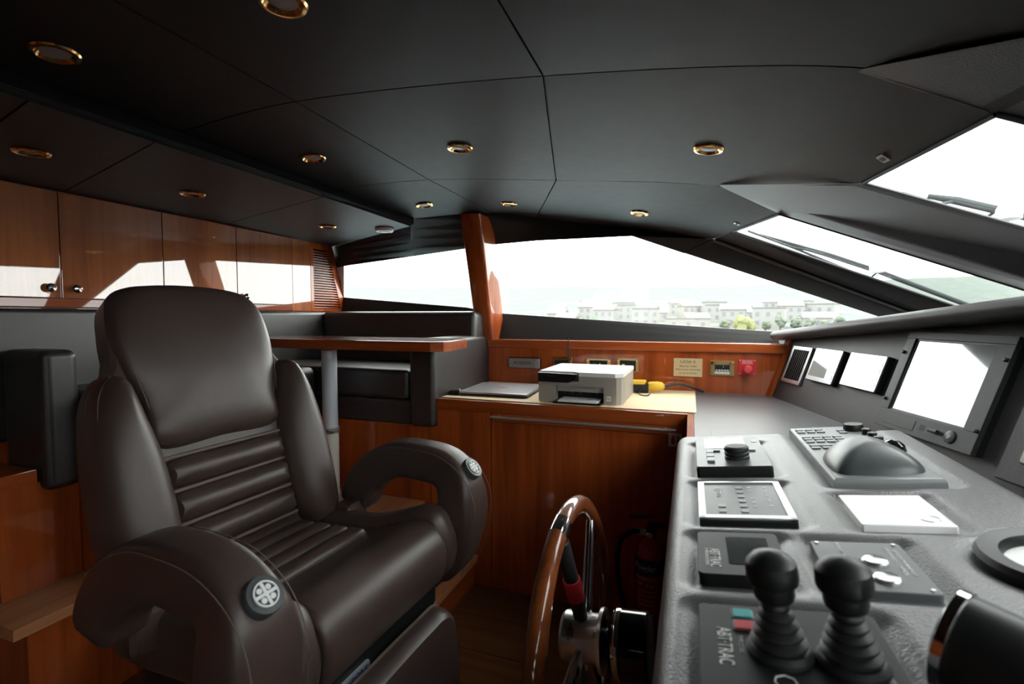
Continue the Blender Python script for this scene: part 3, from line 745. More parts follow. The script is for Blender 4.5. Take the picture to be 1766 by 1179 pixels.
# yellow connector and cable
yc = thing('cable_connector', 'yellow and black waterproof cable connector lying behind the printer', 'connector', (-.22, 2.70, MZ))
YM = T(-.245, 2.655, MZ) @ RZ(14)
build(MB().bb(-.035, .04, -.025, .025, 0, .052, YM, bev=.006), 'socket', 'black_plastic', yc)
build(MB().prism([(-.045, .0), (.02, 0), (.03, .02), (-.04, .02)], -.027, .027, YM @ T(0, 0, .045) @ RX(90), bev=.004), 'clip', 'yellow_plastic', yc)
build(MB().lathe([(.018, 0), (.024, .01), (.026, .05), (.021, .075), (.012, .085)], 16, YM @ T(.04, 0, .034) @ RY(90)), 'plug', 'yellow_plastic', yc)
cp = catmull([YM @ V((.12, 0, .034)), V((-.06, 2.72, MZ + .045)), V((.0, 2.73, MZ + .034)), V((.07, 2.77, MZ + .004))], 8)
build(MB().tube(cp, .007, 8), 'cable', 'black_rubber', yc)
cp = catmull([YM @ V((-.0, -.02, .02)), V((-.24, 2.57, MZ + .004)), V((-.20, 2.53, MZ + .004)), V((-.19, 2.60, MZ + .004))], 8)
build(MB().tube(cp, .003, 6), 'thin_cable', 'black_rubber', yc)

# backboard instruments: origin at the board face, y points to the cabin (-Y)
YB = 2.80
def bm_frame(px0, px1, py0, py1):
    a = at_y(px0, py0, YB); b = at_y(px1, py1, YB)
    return (a.x + b.x) / 2, (a.z + b.z) / 2, abs(b.x - a.x), abs(a.z - b.z)
def BF(x, z): return frame((x, YB, z), (1, 0, 0), (0, 0, 1))       # local z -> -Y
x, z, w, h = bm_frame(878, 933, 615, 636)
fu = thing('stereo_unit', 'grey marine stereo unit with dark lettering on the backboard', 'stereo', (x, YB, z))
build(MB().prism(rrect(w, h, .012), 0, .008, BF(x, z), bev=.003), 'bezel', 'black_plastic', fu)
fc = build(MB().prism(rrect(w - .008, h - .008, .01), .008, .022, BF(x, z), bev=.006, seg=3), 'face', 'alu_grey', fu)
build(MB().prism(rrect(.028, h - .008, .008), .008, .0235, BF(x + w / 2 - .018, z), bev=.005), 'end_cap', 'silver_plastic', fu)
text('FUSION', .026, BF(x - .008, z) @ T(0, 0, .0222), 'print_black', fc, width=.105)
def gold_panel(px, label, style, grp=None):
    x, z, w, h = bm_frame(*px)
    g = thing('brass_switch_panel', label, 'switch panel', (x, YB, z), grp); B = BF(x, z)
    build(MB().prism(rrect(w, h, .003), 0, .006, B, bev=.002), 'plate', 'brass', g)
    if style == 'vhf':
        build(MB().bb(-w / 2 + .01, w / 2 - .008, -h / 2 + .01, h / 2 - .022, .006, .03, B, bev=.003), 'socket_block', 'black_plastic', g)
        build(MB().cyl(.007, -w / 2 + .012, w / 2 - .012, 12, B @ T(0, h / 2 - .012, .012) @ RY(90)), 'hinge_bar', 'gold', g)
    elif style == 'dial':
        bl = build(MB().bb(-w / 2 + .018, w / 2 - .018, -h / 2 + .004, h / 2 - .012, .006, .014, B, bev=.002), 'insert', 'panel_black', g)
        build(MB().lathe([(.012, .014), (.011, .024), (.0, .025)], 16, B @ T(-.018, .004, 0)), 'dial', 'black_gloss', bl)
        build(MB().bb(.008, .012, -.005, .012, .014, .018, B), 'switch', 'print_white', bl)
    elif style == 'socket':
        bl = build(MB().bb(-w / 2 + .014, w / 2 - .014, -h / 2 + .004, h / 2 - .012, .006, .013, B, bev=.002), 'insert', 'panel_black', g)
        build(MB().bb(-.03, -.016, -.005, .005, .013, .016, B), 'socket', 'print_white', bl)
    for sx in (-1, 1):
        build(MB().bb(sx * (w / 2 - .007) - .006, sx * (w / 2 - .007) + .006, h / 2 - .02, h / 2 - .006, .006, .012, B, bev=.002), 'bracket', 'gold', g)
    return g
gold_panel((955, 986, 615, 641), 'small brass switch panel with black socket under the antenna', 'vhf', 'brass panels on the backboard')
gold_panel((1012, 1053, 617, 641), 'brass switch panel with a round black dial above the printer', 'dial', 'brass panels on the backboard')
gold_panel((1065, 1101, 617, 641), 'brass switch panel with a small white socket above the printer', 'socket', 'brass panels on the backboard')
rd = thing('handheld_radio', 'black handheld radio with a long whip antenna on the backboard', 'radio', (-.655, 2.77, .99))
build(MB().bb(-.685, -.635, 2.745, 2.775, .955, 1.02, bev=.006), 'body', 'black_plastic', rd)
build(MB().tube([V((-.657, 2.76, 1.015)), V((-.657, 2.758, 1.08)), V((-.658, 2.756, 1.178))], [.006, .0045, .003], 8), 'antenna', 'black_rubber', rd)
build(MB().cyl(.005, 0, .012, 10, T(-.675, 2.76, 1.018)), 'volume_knob', 'black_rubber', rd)
x, z, w, h = bm_frame(1162, 1211, 617, 650)
pt = thing('name_plate', 'brass name plate with engraved black lettering on the backboard', 'plate', (x, YB, z)); B = BF(x, z)
pl_ = build(MB().prism(rrect(w, h, .002), 0, .003, B, bev=.001), 'plate', 'brass_plate', pt)
for s_, dz, sz, wd in (('LICIA II', .030, .02, .072), ('Official No: 720805', .006, .011, .088), ('MMSI Number: 538 001 808', -.012, .011, .122), ('Call Sign: BONDIAR4', -.031, .011, .09)):
    text(s_, sz, B @ T(0, dz, .0031), 'print_black', pl_, width=wd)
x, z, w, h = bm_frame(1225, 1266, 621, 648)
gd = thing('alarm_display', 'brass framed digital alarm display with a row of buttons', 'display', (x, YB, z)); B = BF(x, z)
build(MB().prism(rrect(w, h, .002), 0, .006, B, bev=.002), 'plate', 'brass', gd)
sc_ = build(MB().bb(-.036, .036, -.016, .018, .006, .012, B, bev=.001), 'screen', 'screen_dark', gd)
for k in range(5): build(MB().bb(-.032 + k * .0135, -.022 + k * .0135, -.0135, -.0075, .012, .0135, B), 'button', 'print_white', sc_)
text('1', .014, B @ T(.006, .008, .0121), 'print_white', sc_)
build(MB().bb(-.036, .036, -.03, -.019, .006, .0085, B), 'label_strip', 'white_plastic', gd)
for sx in (-1, 1): build(MB().bb(sx * .046 - .01, sx * .046 + .01, .016, .034, .006, .016, B, bev=.003), 'clip', 'gold', gd)
x, z, w, h = bm_frame(1274, 1303, 619, 647)
es = thing('emergency_stop', 'red emergency stop push button on a square red plate', 'push button', (x, YB, z)); B = BF(x, z)
rp = build(MB().prism(rrect(w, h, .004), 0, .004, B, bev=.001), 'plate', 'red_plastic', es)
build(MB().lathe([(.012, .004), (.012, .016), (.021, .018), (.022, .028), (.017, .033), (.008, .034), (.007, .033), (0, .033)], 24, B @ T(.002, -.01, 0)), 'button', 'red_pushbutton', es)
for s_, dz in (('EMERGENCY', .033), ('STOP ENGINE', .026), ('VENTILATION', .019)): text(s_, .008, B @ T(0, dz, .0042), 'print_white', rp, width=.05)
for sx in (-1, 1):
    for sz in (-1, 1): build(MB().cyl(.003, .004, .006, 10, B @ T(sx * (w / 2 - .006), sz * (h / 2 - .006), 0)), 'screw', 'steel', es)

# ------------------------------------------------------------------ helm chair (faces +X)
CY0 = .93
ch = thing('helm_chair', 'brown leather helm chair with looped armrests and badges', 'chair', (-.93, CY0, FZ))
def bxf(y, z, h):
    """back face mapping: y across, z up, h forward along the reclined normal"""
    xb = -1.085 - .285 * (z - .70) - .10 * max(0, (z - 1.15)) ** 1.2
    wing = .10 * max(0, abs(y) - .12) ** 1.25
    return V((xb + h * .96 + wing, CY0 + y, z + h * .27))
# back shell
sh = [(-.25, .66), (.25, .66), (.298, .80), (.30, .98), (.28, 1.12), (.222, 1.18), (.210, 1.27), (.19, 1.345), (.12, 1.375), (0, 1.38), (-.12, 1.375), (-.19, 1.345), (-.210, 1.27), (-.222, 1.18), (-.28, 1.12), (-.30, .98), (-.298, .80)]
m_ = MB(); pillow(m_, sh, .012, .02, lambda a, b, h: bxf(a * (.94 if h < 0 else 1), b - (.012 if h < 0 and b > 1.2 else 0), h), back=.07, n=5, dome=.05); 
build(m_, 'back_shell', 'chair_leather', ch)
# upper centre panel with head section
up = [(-.165, .985), (0, .982), (.165, .985), (.182, 1.08), (.205, 1.17), (.211, 1.25), (.198, 1.325), (.155, 1.366), (.08, 1.38), (0, 1.383), (-.08, 1.38), (-.155, 1.366), (-.198, 1.325), (-.211, 1.25), (-.205, 1.17), (-.182, 1.08)]
m_ = MB(); pillow(m_, up, .055, .045, bxf, back=.0, n=6, dome=.3, it=8); hp_ = build(m_, 'head_panel', 'chair_leather', ch)
for s_ in (-1, 1):
    pth = [bxf(s_ * a, b, hh) for a, b, hh in ((.176, 1.08, .034), (.19, 1.17, .032), (.194, 1.25, .031), (.182, 1.315, .029), (.145, 1.352, .026))]
    seam(catmull(pth, 6), 'stitching', hp_, 'thread', .0011)
# ribs of the lower back
for k in range(4):
    za = .957 - k * .0765; zb = za - .066
    w = .163
    rb = [(-w + .01, zb), (0, zb - .002), (w - .01, zb), (w, (za + zb) / 2), (w - .01, za), (0, za + .002), (-w + .01, za), (-w, (za + zb) / 2)]
    m_ = MB(); pillow(m_, rb, .048, .03, bxf, back=.0, n=5, dome=.15, it=6); build(m_, 'back_rib', 'chair_leather', ch)
    build(MB().tube([bxf(-w + 2 * w * q / 10, za + .0052, .019 + .003 * (1 - abs(q - 5) / 5)) for q in range(11)], .0052, 14), 'piping', 'chair_piping', ch)
for s_ in (-1, 1):
    bo = [(s_ * a, b) for a, b in ((.162, .74), (.19, .685), (.25, .67), (.293, .70), (.308, .82), (.307, .96), (.293, 1.07), (.268, 1.14), (.235, 1.168), (.205, 1.15), (.188, 1.09), (.168, 1.0), (.158, .90), (.157, .82))]
    if s_ < 0: bo = bo[::-1]
    def bol(a, b, h): 
        p = bxf(a, b, h); return p
    m_ = MB(); pillow(m_, bo, .082, .05, bol, back=.03, n=5, dome=.2, it=8); bb_ = build(m_, 'side_bolster', 'chair_leather', ch)
    pth = [bxf(s_ * a, b, hh) for a, b, hh in ((.24, 1.162, .03), (.272, 1.122, .034), (.288, 1.05, .036), (.297, .95, .036), (.298, .84, .036), (.285, .73, .03))]
    seam(catmull(pth, 6), 'stitching', bb_, 'thread', .0012)
# seat: nose, ribs, side bolsters
def seat_profile(hz=0, hx=0):
    return [(-1.10, .69 + hz), (-1.0, .695 + hz), (-.86, .705 + hz), (-.76, .735 + hz), (-.69, .757 + hz), (-.635 + hx, .745 + hz), (-.603 + hx, .70), (-.602 + hx, .645), (-.625 + hx, .60), (-.70, .585), (-.9, .58), (-1.10, .58)]
def seat_mesh(y0, y1, rr, hz=0, hx=0, n=10):
    pr2 = [V((p.x, p.y)) for p in catmull([V((a, b, 0)) for a, b in seat_profile(hz, hx)], 4, True)]
    m_ = MB(); N = len(pr2); layers = []
    for k in range(6): t = k / 5 * math.pi / 2; layers.append((inset(pr2, rr * (1 - math.sin(t)) * 1.0), y0 + rr * (1 - math.cos(t))))
    for k in range(1, n): layers.append((pr2, y0 + rr + (y1 - y0 - 2 * rr) * k / n))
    for k in range(6): t = (5 - k) / 5 * math.pi / 2; layers.append((inset(pr2, rr * (1 - math.sin(t))), y1 - rr * (1 - math.cos(t))))
    vs_ = [V((p.x, y, p.y)) for L, y in layers for p in L]; fs_ = []
    for i in range(len(layers) - 1):
        for k in range(N): k2 = (k + 1) % N; fs_.append([i * N + k, i * N + k2, (i + 1) * N + k2, (i + 1) * N + k])
    fs_.append(list(range(N))); fs_.append([(len(layers) - 1) * N + k for k in range(N)][::-1])
    return m_.add(vs_, fs_)
build(seat_mesh(CY0 - .215, CY0 + .215, .014), 'seat', 'chair_leather', ch)
for s_ in (-1, 1):
    a, b = sorted((CY0 + s_ * .212, CY0 + s_ * .292))
    build(seat_mesh(a, b, .03, .022, -.004), 'seat_bolster', 'chair_leather', ch)
for k in range(4):
    xa = -1.03 + k * .06; z = .703 + .003 * k
    rb = [(-.155, -.026), (0, -.027), (.155, -.026), (.163, 0), (.155, .026), (0, .027), (-.155, .026), (-.163, 0)]
    m_ = MB(); pillow(m_, rb, .022, .022, lambda a, b, h, xa=xa, z=z: V((xa + b, CY0 + a, z + h)), back=.01, n=5, dome=.1); build(m_, 'seat_rib', 'chair_leather', ch)
build(MB().bb(-1.08, -.66, CY0 - .26, CY0 + .26, .50, .59, bev=.02, seg=3), 'seat_pan', 'black_plastic', ch)
build(MB().bb(-.668, -.64, CY0 - .21, CY0 + .21, .50, .598, bev=.006), 'front_plate', 'black_plastic', ch)
PLM = frame((-.6385, CY0 - .135, .548), (0, 1, 0), (0, 0, 1))
plq = build(MB().prism(rrect(.155, .034, .012), 0, .003, PLM, bev=.001), 'plaque', 'silver_plastic', ch, label='silver plaque with blue lettering')
text('BESENZONI', .024, PLM @ T(.008, 0, .0031), 'print_blue', plq, width=.115, shear=.2)
# arms: padded loops
def arm_ht(t):
    q = max(0, min(1, (t - .5) / .2)); return .045 + .024 * q * q * (3 - 2 * q)
def arm(s_):
    ay_ = CY0 + s_ * .35
    pts = [(-1.005, .70), (-.985, .765), (-.93, .825), (-.85, .868), (-.76, .872), (-.685, .860), (-.642, .82), (-.628, .755), (-.638, .685), (-.665, .61), (-.71, .57)]
    path = catmull([V((a, ay_, b)) for a, b in pts], 5); n = len(path)
    def sec(i, t):
        hw = .055; ht = arm_ht(t)
        k = 1.0
        e = min(t, 1 - t)
        if e < .06: k = math.sqrt(max(.03, 1 - (1 - e / .06) ** 2))
        out = []
        for q in range(32):
            a = 2 * math.pi * q / 32; c, s = math.cos(a), math.sin(a); p_ = .38
            out.append((hw * k * abs(c) ** p_ * (1 if c > 0 else -1), ht * k * abs(s) ** p_ * (1 if s > 0 else -1)))
        return out
    o = build(MB().sweep(path, sec, up=(0, 1, 0)), 'armrest', 'chair_leather', ch, smooth=70)
    return o, path, ay_
for s_ in (-1, 1):
    o, path, ay_ = arm(s_)
    n = len(path)
    for sd in (-1, 1):
        st_ = []
        for i in range(9, n - 5):
            tg = (path[i + 1] - path[i - 1]).normalized(); nr = V((-tg.z, 0, tg.x)); nr = nr if nr.z > 0 or i > n * .6 else -nr
            t = i / (n - 1); ht = arm_ht(t)
            nrm_ = V((-tg.z, 0, tg.x))
            st_.append(path[i] + nrm_ * (ht * .955) + V((0, sd * .0522, 0)))
        seam(st_, 'stitching', o, 'thread', .0011)
    ya, yb = sorted((CY0 + s_ * .25, CY0 + s_ * .34))
    build(MB().bb(-1.03, -.96, ya, yb, .64, .735, bev=.02, seg=3), 'arm_mount', 'chair_leather', o)
    build(MB().bb(-.76, -.66, ya, yb, .54, .61, bev=.02, seg=3), 'arm_mount', 'chair_leather', o)
    # badge on the front shoulder of the arm
    nb = V((.74, 0, .67)).normalized(); bm_a = bmesh.new(); bm_a.from_mesh(o.data); bv = BVHTree.FromBMesh(bm_a); bm_a.free()
    hit = bv.ray_cast(V((-.655, ay_, .815)) - ROOTLOC[o] + nb * .3, -nb)[0]; bo_ = hit + ROOTLOC[o] + nb * .006
    BMx = frame(bo_ + nb * -.008, (0, 1, 0), nb.cross(V((0, 1, 0))))
    if (BMx.to_3x3() @ V((0, 0, 1))).dot(nb) < 0: BMx = frame(bo_ - nb * .008, (0, -1, 0), nb.cross(V((0, -1, 0))))
    bd = build(MB().lathe([(.031, -.004), (.0315, .012), (.030, .0155), (0, .0165)], 36, BMx), 'badge', 'badge_grey', o, label='round grey badge with white wheel emblem')
    em = MB()
    ring = [BMx @ V((.0195 * math.cos(a * math.pi / 18), .0195 * math.sin(a * math.pi / 18), .0172)) for a in range(36)]
    em.tube(ring, .0018, 6, closed=True, up=nb)
    for a in (0, 90, 180, 270):
        em.box((.0105, 0, .0172), (.017, .0052, .002), BMx @ RZ(a)); em.lathe([(.0046, 0), (.0046, .0012), (0, .0014)], 10, BMx @ RZ(a + 45) @ T(.0115, 0, .0165))
    em.lathe([(.005, 0), (.0045, .0018), (0, .002)], 12, BMx @ T(0, 0, .0165))
    build(em, 'emblem', 'print_white', bd)
# footrest, pedestal
fo = [(-.19, -.17), (-.10, -.20), (.10, -.20), (.19, -.17), (.205, -.05), (.20, .08), (.165, .135), (.08, .142), (-.08, .142), (-.165, .135), (-.20, .08), (-.205, -.05)]
m_ = MB(); pillow(m_, fo, .035, .025, lambda a, b, h: V((-.585 + h * .98 - .06 * b, CY0 + a, .425 + b + h * .05)), back=.02, n=5, dome=.12)
ft = build(m_, 'footrest', 'chair_leather', ch)
seam(catmull([V((-.607 + .003 - .06 * b, CY0 + a, .425 + b)) for a, b in fo], 5, True) , 'piping', ft, 'chair_piping', .004)
build(MB().lathe([(.09, 0), (.085, .004), (.0, .005)], 28, frame((-.551, CY0 - .02, .37), (0, 1, 0), (0, 0, 1))), 'grip_disc', 'black_rubber', ft)
build(MB().bb(-.68, -.59, CY0 - .12, CY0 + .12, .40, .50, bev=.01), 'hinge_bracket', 'black_plastic', ch)
build(MB().cyl(.06, FZ + .02, .51, 28, T(-.93, CY0, 0)), 'pedestal', 'alu_grey', ch)
build(MB().lathe([(.19, FZ), (.19, FZ + .015), (.09, FZ + .03), (.062, FZ + .07)], 36, T(-.93, CY0, 0)), 'base_plate', 'alu_grey', ch)

ch.rotation_euler.z = R(-2.9)

# ------------------------------------------------------------------ steering wheel
WC = V((-.204, .957, .623)); wn = V((math.cos(.081) * math.cos(-.023), math.cos(.081) * math.sin(-.023), math.sin(.081)))
wa = V((0, 0, 1)).cross(wn).normalized(); wb_ = wn.cross(wa)
WF = frame(WC, wa, wb_)                                 # z = towards the console
sw = thing('steering_wheel', 'varnished wooden steering wheel with chrome spokes and red taped spoke', 'steering wheel', WC)
WR = .28
def rim(a0, a1, r, n, closed=False):
    return [WF @ V((WR * math.cos(R(a0 + (a1 - a0) * k / n)), WR * math.sin(R(a0 + (a1 - a0) * k / n)), 0)) for k in range(n + (0 if closed else 1))]
oval = lambda i, t: [(.0205 * math.cos(2 * math.pi * k / 16), .018 * math.sin(2 * math.pi * k / 16)) for k in range(16)]
build(MB().sweep(rim(0, 360, WR, 72, True), oval, up=wn, closed=True), 'rim', 'wheel_wood', sw)
hubz = .02
HC = V((0, .025, hubz))
build(MB().lathe([(.0, -.048), (.043, -.048), (.047, -.042), (.047, .026), (.060, .030), (.060, .037), (.03, .041)], 32, WF @ T(0, .025, hubz)), 'hub', 'button_chrome', sw)
angs = [127, 82, 205, 250, 345]
for k, a in enumerate((104, 48, 187, 232, 305)):
    p1 = V(((WR - .012) * math.cos(R(a)), (WR - .012) * math.sin(R(a)), 0)); p0 = HC + V((.035 * math.cos(R(a)), .035 * math.sin(R(a)), -.005))
    sp = build(MB().tube([WF @ p0, WF @ p0.lerp(p1, .5), WF @ p1], [.013, .0115, .010], 14), 'spoke', 'chrome', sw)
    if k == 0:
        build(MB().tube([WF @ p0.lerp(p1, q) for q in (.08, .5, .93)], .0145, 14), 'grip_wrap', 'black_rubber', sp, label='black rubber wrap')
        build(MB().tube([WF @ p0.lerp(p1, q) for q in (.30, .40, .52)], .0175, 16), 'red_tape', 'red_rubber', sp, label='red tape band')
for a in (104, 185, 305):
    build(MB().sweep(rim(a - 4.2, a + 4.2, WR, 6), lambda i, t: [(.0215 * math.cos(2 * math.pi * k / 16), .019 * math.sin(2 * math.pi * k / 16)) for k in range(16)], up=wn), 'rim_inlay', 'chrome', sw, label='chrome band on the wooden rim')
build(MB().lathe([(.022, .03), (.022, .075)], 24, WF @ T(0, .025, hubz)), 'shaft', 'black_plastic', sw)
build(MB().lathe([(.05, .075), (.062, .082), (.064, .10), (.064, .145), (.058, .15)], 32, WF @ T(0, .025, hubz - .025)), 'column_boss', 'black_gloss', sw, label='black steering column boss')
build(MB().lathe([(.0645, .084), (.0655, .088), (.0655, .094), (.0645, .097)], 32, WF @ T(0, .025, hubz - .025)), 'boss_ring', 'chrome', sw)

# ------------------------------------------------------------------ helm console
TT = .12; ct = 1 / math.sqrt(1 + TT * TT)
KF = frame((0, 0, .95), (1, 0, TT), (0, 1, 0))          # console top frame: x across, y forward along Y, z out of the surface
def kp(x, y, h=0):
    p = on_plane(x, y, V((0, 0, .95)) + (KF.to_3x3() @ V((0, 0, h))), KF.to_3x3() @ V((0, 0, 1))); q = KF.inverted() @ p; return q.x, q.y
def krect(*px, h=0):
    q = [kp(x, y, h) for x, y in px]; xs = sorted(a for a, b in q); ys = sorted(b for a, b in q)
    return (xs[0] + xs[1]) / 2, (xs[2] + xs[3]) / 2, (ys[0] + ys[1]) / 2, (ys[2] + ys[3]) / 2
RA = krect((1203, 765), (1318, 758), (1335, 806), (1203, 806), h=.02)
RA = (.02, .172, 1.135, 1.40)
RBp = krect((1205, 835), (1345, 838), (1377, 905), (1205, 900))
RC = krect((1204, 926), (1338, 933), (1370, 1010), (1205, 1005))
RD = (.016, .19, .44, .607)
RE = (.262, .437, 1.065, 1.515)
RFp = krect((1449, 860), (1588, 858), (1648, 912), (1485, 912))
RG = krect((1397, 937), (1550, 940), (1627, 1030), (1440, 1022))
RH = (.355, .50, .66, .805)
RECTS = [RA, RBp, RC, RD, RE, RFp, RG]
def dip(x, y):
    d = 0
    for a, b, c, e in RECTS:
        dx = max(a - x, 0, x - b); dy = max(c - y, 0, y - e); q = math.hypot(dx, dy)
        d = max(d, .009 * max(0, 1 - q / .03) ** 2 * (3 - 2 * max(0, 1 - q / .03)) if q > 0 else .009)
    q = math.hypot(x - .437, y - .757) - .085
    if q < .03: d = max(d, .009 * min(1, max(0, 1 - q / .03) ** 2))
    return d
X0, X1, Y0, Y1 = -.035, .518, .05, 1.515
co = thing('helm_console', 'padded grey leather helm console with recessed instruments', 'console', (.24, .8, FZ))
nx, ny = 110, 240; rr = .035
rows = []
def edge_drop(q, r):          # q distance from the border, rounded shoulder
    return 0 if q >= r else r - math.sqrt(max(0, r * r - (r - q) ** 2))
for j in range(ny + 1):
    y = Y0 + (Y1 - Y0) * j / ny; row = []
    for i in range(nx + 1):
        x = X0 + (X1 - X0) * i / nx
        # stretch samples to the border so the shoulder is round
        z = -edge_drop(x - X0, rr) - edge_drop(X1 - x, .02) - edge_drop(Y1 - y, .025) - dip(x, y) + .003
        row.append(KF @ V((x, y, max(z, -.045))))
    rows.append(row)
m_ = MB().grid(rows)
lowr = lambda p, dz: V((p.x, p.y, p.z - dz))
# skirt
ringp = rows[0] + [r_[-1] for r_ in rows[1:]] + rows[-1][-2::-1] + [r_[0] for r_ in rows[-2:0:-1]]
ring2 = [V((p.x, p.y, p.z - .12)) for p in ringp]
n_ = len(ringp)
m_.add(ringp + ring2, [[i, (i + 1) % n_, (i + 1) % n_ + n_, i + n_] for i in range(n_)] + [[i + n_ for i in range(n_)]])
build(m_, 'padded_top', 'console_leather', co, smooth=60)
build(MB().bb(.0, .50, Y0, Y1 - .03, FZ, .86), 'cabinet_body', 'dark_leather', co, smooth=0)
def knob_lathe(M, prof, n=24): return MB().lathe(prof, n, M)
def kM(x, y, z=0): return KF @ T(x, y, z)
def plate(r, h, rad=.006, z0=-.0065, bev=.002): return MB().prism(rrect(r[1] - r[0], r[3] - r[2], rad), z0, h, kM((r[0] + r[1]) / 2, (r[2] + r[3]) / 2), bev=bev)
def kloc(r): return KF @ V(((r[0] + r[1]) / 2, (r[2] + r[3]) / 2, -.004))
TXT = RZ(-90)         # lettering is read by someone at the wheel: runs towards -Y, tops towards +X

# autopilot head with knob
def kL(x, y, z=0): return kM(x, y, z - .009)
ap = thing('autopilot_unit', 'black autopilot control head with screen and turning knob on the console', 'autopilot', kloc(RA))
w, l = RA[1] - RA[0], RA[3] - RA[2]; cx, cy = (RA[0] + RA[1]) / 2, (RA[2] + RA[3]) / 2
build(MB().prism(rrect(w, l, .006), -.001, .026, kL(cx, cy), bev=.003), 'housing', 'black_plastic', ap)
fp = build(MB().prism(rrect(w - .004, l - .004, .005), .026, .0275, kL(cx, cy)), 'face_plate', 'unit_grey_dark', ap)
build(MB().prism(rrect(.092, .10, .004), .0275, .0285, kL(cx - .008, cy + .072)), 'screen', 'lcd_grey', ap)
for k in range(3): build(MB().prism(rrect(.016, .03, .003), .0275, .032, kL(RA[0] + .032, cy - .012 - k * .036), bev=.001), 'key', 'unit_grey', ap)
for xx in (-.03, .047): build(MB().prism(rrect(.018, .014, .002), .0275, .031, kL(cx + xx, cy - .002), bev=.001), 'key', 'unit_grey', ap)
build(MB().lathe([(.026, .0275), (.026, .032), (.024, .034), (.026, .037), (.026, .041), (.024, .043), (.026, .046), (.0255, .052), (.022, .055), (0, .0556)], 32, kL(cx + .012, cy - .062)), 'turning_knob', 'black_rubber', ap, label='black ribbed turning knob')
build(MB().prism(rrect(.012, .03, .002), .0275, .0285, kL(RA[1] - .014, cy + .09)), 'logo_plate', 'print_white', ap)

# alarm panel with silver frame
al = thing('alarm_keypad', 'grey membrane alarm panel in a silver frame on the console', 'control panel', kloc(RBp))
w, l = RBp[1] - RBp[0], RBp[3] - RBp[2]; cx, cy = (RBp[0] + RBp[1]) / 2, (RBp[2] + RBp[3]) / 2
build(plate(RBp, .004, .004), 'backplate', 'black_plastic', al)
fm = MB()
for a, b, c, e in ((-w / 2, w / 2, -l / 2, -l / 2 + .016), (-w / 2, w / 2, l / 2 - .010, l / 2), (-w / 2, -w / 2 + .012, -l / 2, l / 2), (w / 2 - .012, w / 2, -l / 2, l / 2)):
    fm.bb(a, b, c, e, .004, .0085, kM(cx, cy), bev=.0015)
build(fm, 'frame', 'alu_grey', al)
mp_ = build(MB().bb(-w / 2 + .011, w / 2 - .011, -l / 2 + .012, l / 2 - .009, .004, .006, kM(cx, cy)), 'membrane', 'panel_grey', al)
for k in range(6): build(MB().prism(rrect(.012, .014, .002), .006, .0072, kM(cx - .0, cy + .062 - k * .024)), 'key', 'unit_grey', al)
for k in range(2): build(MB().prism(rrect(.012, .014, .002), .006, .0072, kM(cx - .035, cy - .035 - k * .024)), 'key', 'unit_grey', al)
for k, (xx, yy) in enumerate(((.018, .064), (.018, .046), (.018, .005), (.018, -.016), (.018, -.038), (.044, .064), (.044, .042), (.044, .018), (.044, -.006), (.044, -.032))):
    build(MB().prism(rrect(.006, .004, .001), .006, .0066, kM(cx + xx, cy + yy)), 'indicator', 'print_white', al)
text('Alphatron', .02, kM(cx - .036, cy + .035, .0061) @ TXT, 'print_white', mp_, width=.05, shear=.25)

def abt_text(parent, x, y, z, wd): text('ABT\u00b7TRAC', .02, kM(x, y, z) @ TXT, 'print_white', parent, width=wd, shear=0)
# stabiliser display
sd_ = thing('stabiliser_display', 'black stabiliser display panel with a small dark screen', 'control panel', kloc(RC))
w, l = RC[1] - RC[0], RC[3] - RC[2]; cx, cy = (RC[0] + RC[1]) / 2, (RC[2] + RC[3]) / 2
pb = build(plate(RC, .011, .01), 'housing', 'panel_black', sd_)
build(MB().prism(rrect(.055, .085, .002), .011, .0116, kM(cx + .012, cy + .006)), 'screen', 'screen_dark', sd_)
abt_text(pb, RC[0] + .022, cy - .02, .0112, .055); text('STABILIZER SYSTEMS', .006, kM(RC[0] + .012, cy - .018, .0112) @ TXT, 'print_white', pb, width=.05)

# thruster joystick panel
th = thing('thruster_control', 'black thruster control panel with two rubber bellows joysticks', 'joystick panel', kloc(RD))
pb = build(plate(RD, .010, .006), 'panel', 'panel_black', th)
abt_text(pb, RD[0] + .024, .53, .0101, .06)
for nm, yy, zt in (('button_teal', .588, 'on'), ('button_red', .566, 'off')):
    x_ = RD[0] + .046
    b_ = build(MB().prism(rrect(.020, .017, .003), .010, .0125, kM(x_, yy), bev=.001), 'key', nm, th, label='translucent %s key' % ('teal' if zt == 'on' else 'red'))
    build(MB().prism(rrect(.0235, .020, .004), .010, .0112, kM(x_, yy)), 'key_frame', 'panel_grey', th)
text('THRUSTER', .006, kM(RD[0] + .040, .535, .0101) @ TXT, 'print_white', pb, width=.028); text('MODE SELECT', .006, kM(RD[0] + .055, .528, .0101) @ TXT, 'print_white', pb, width=.034)
text('Proportional Thrust', .009, kM(RD[1] - .015, .535, .0101) @ TXT, 'print_white', pb, width=.075)
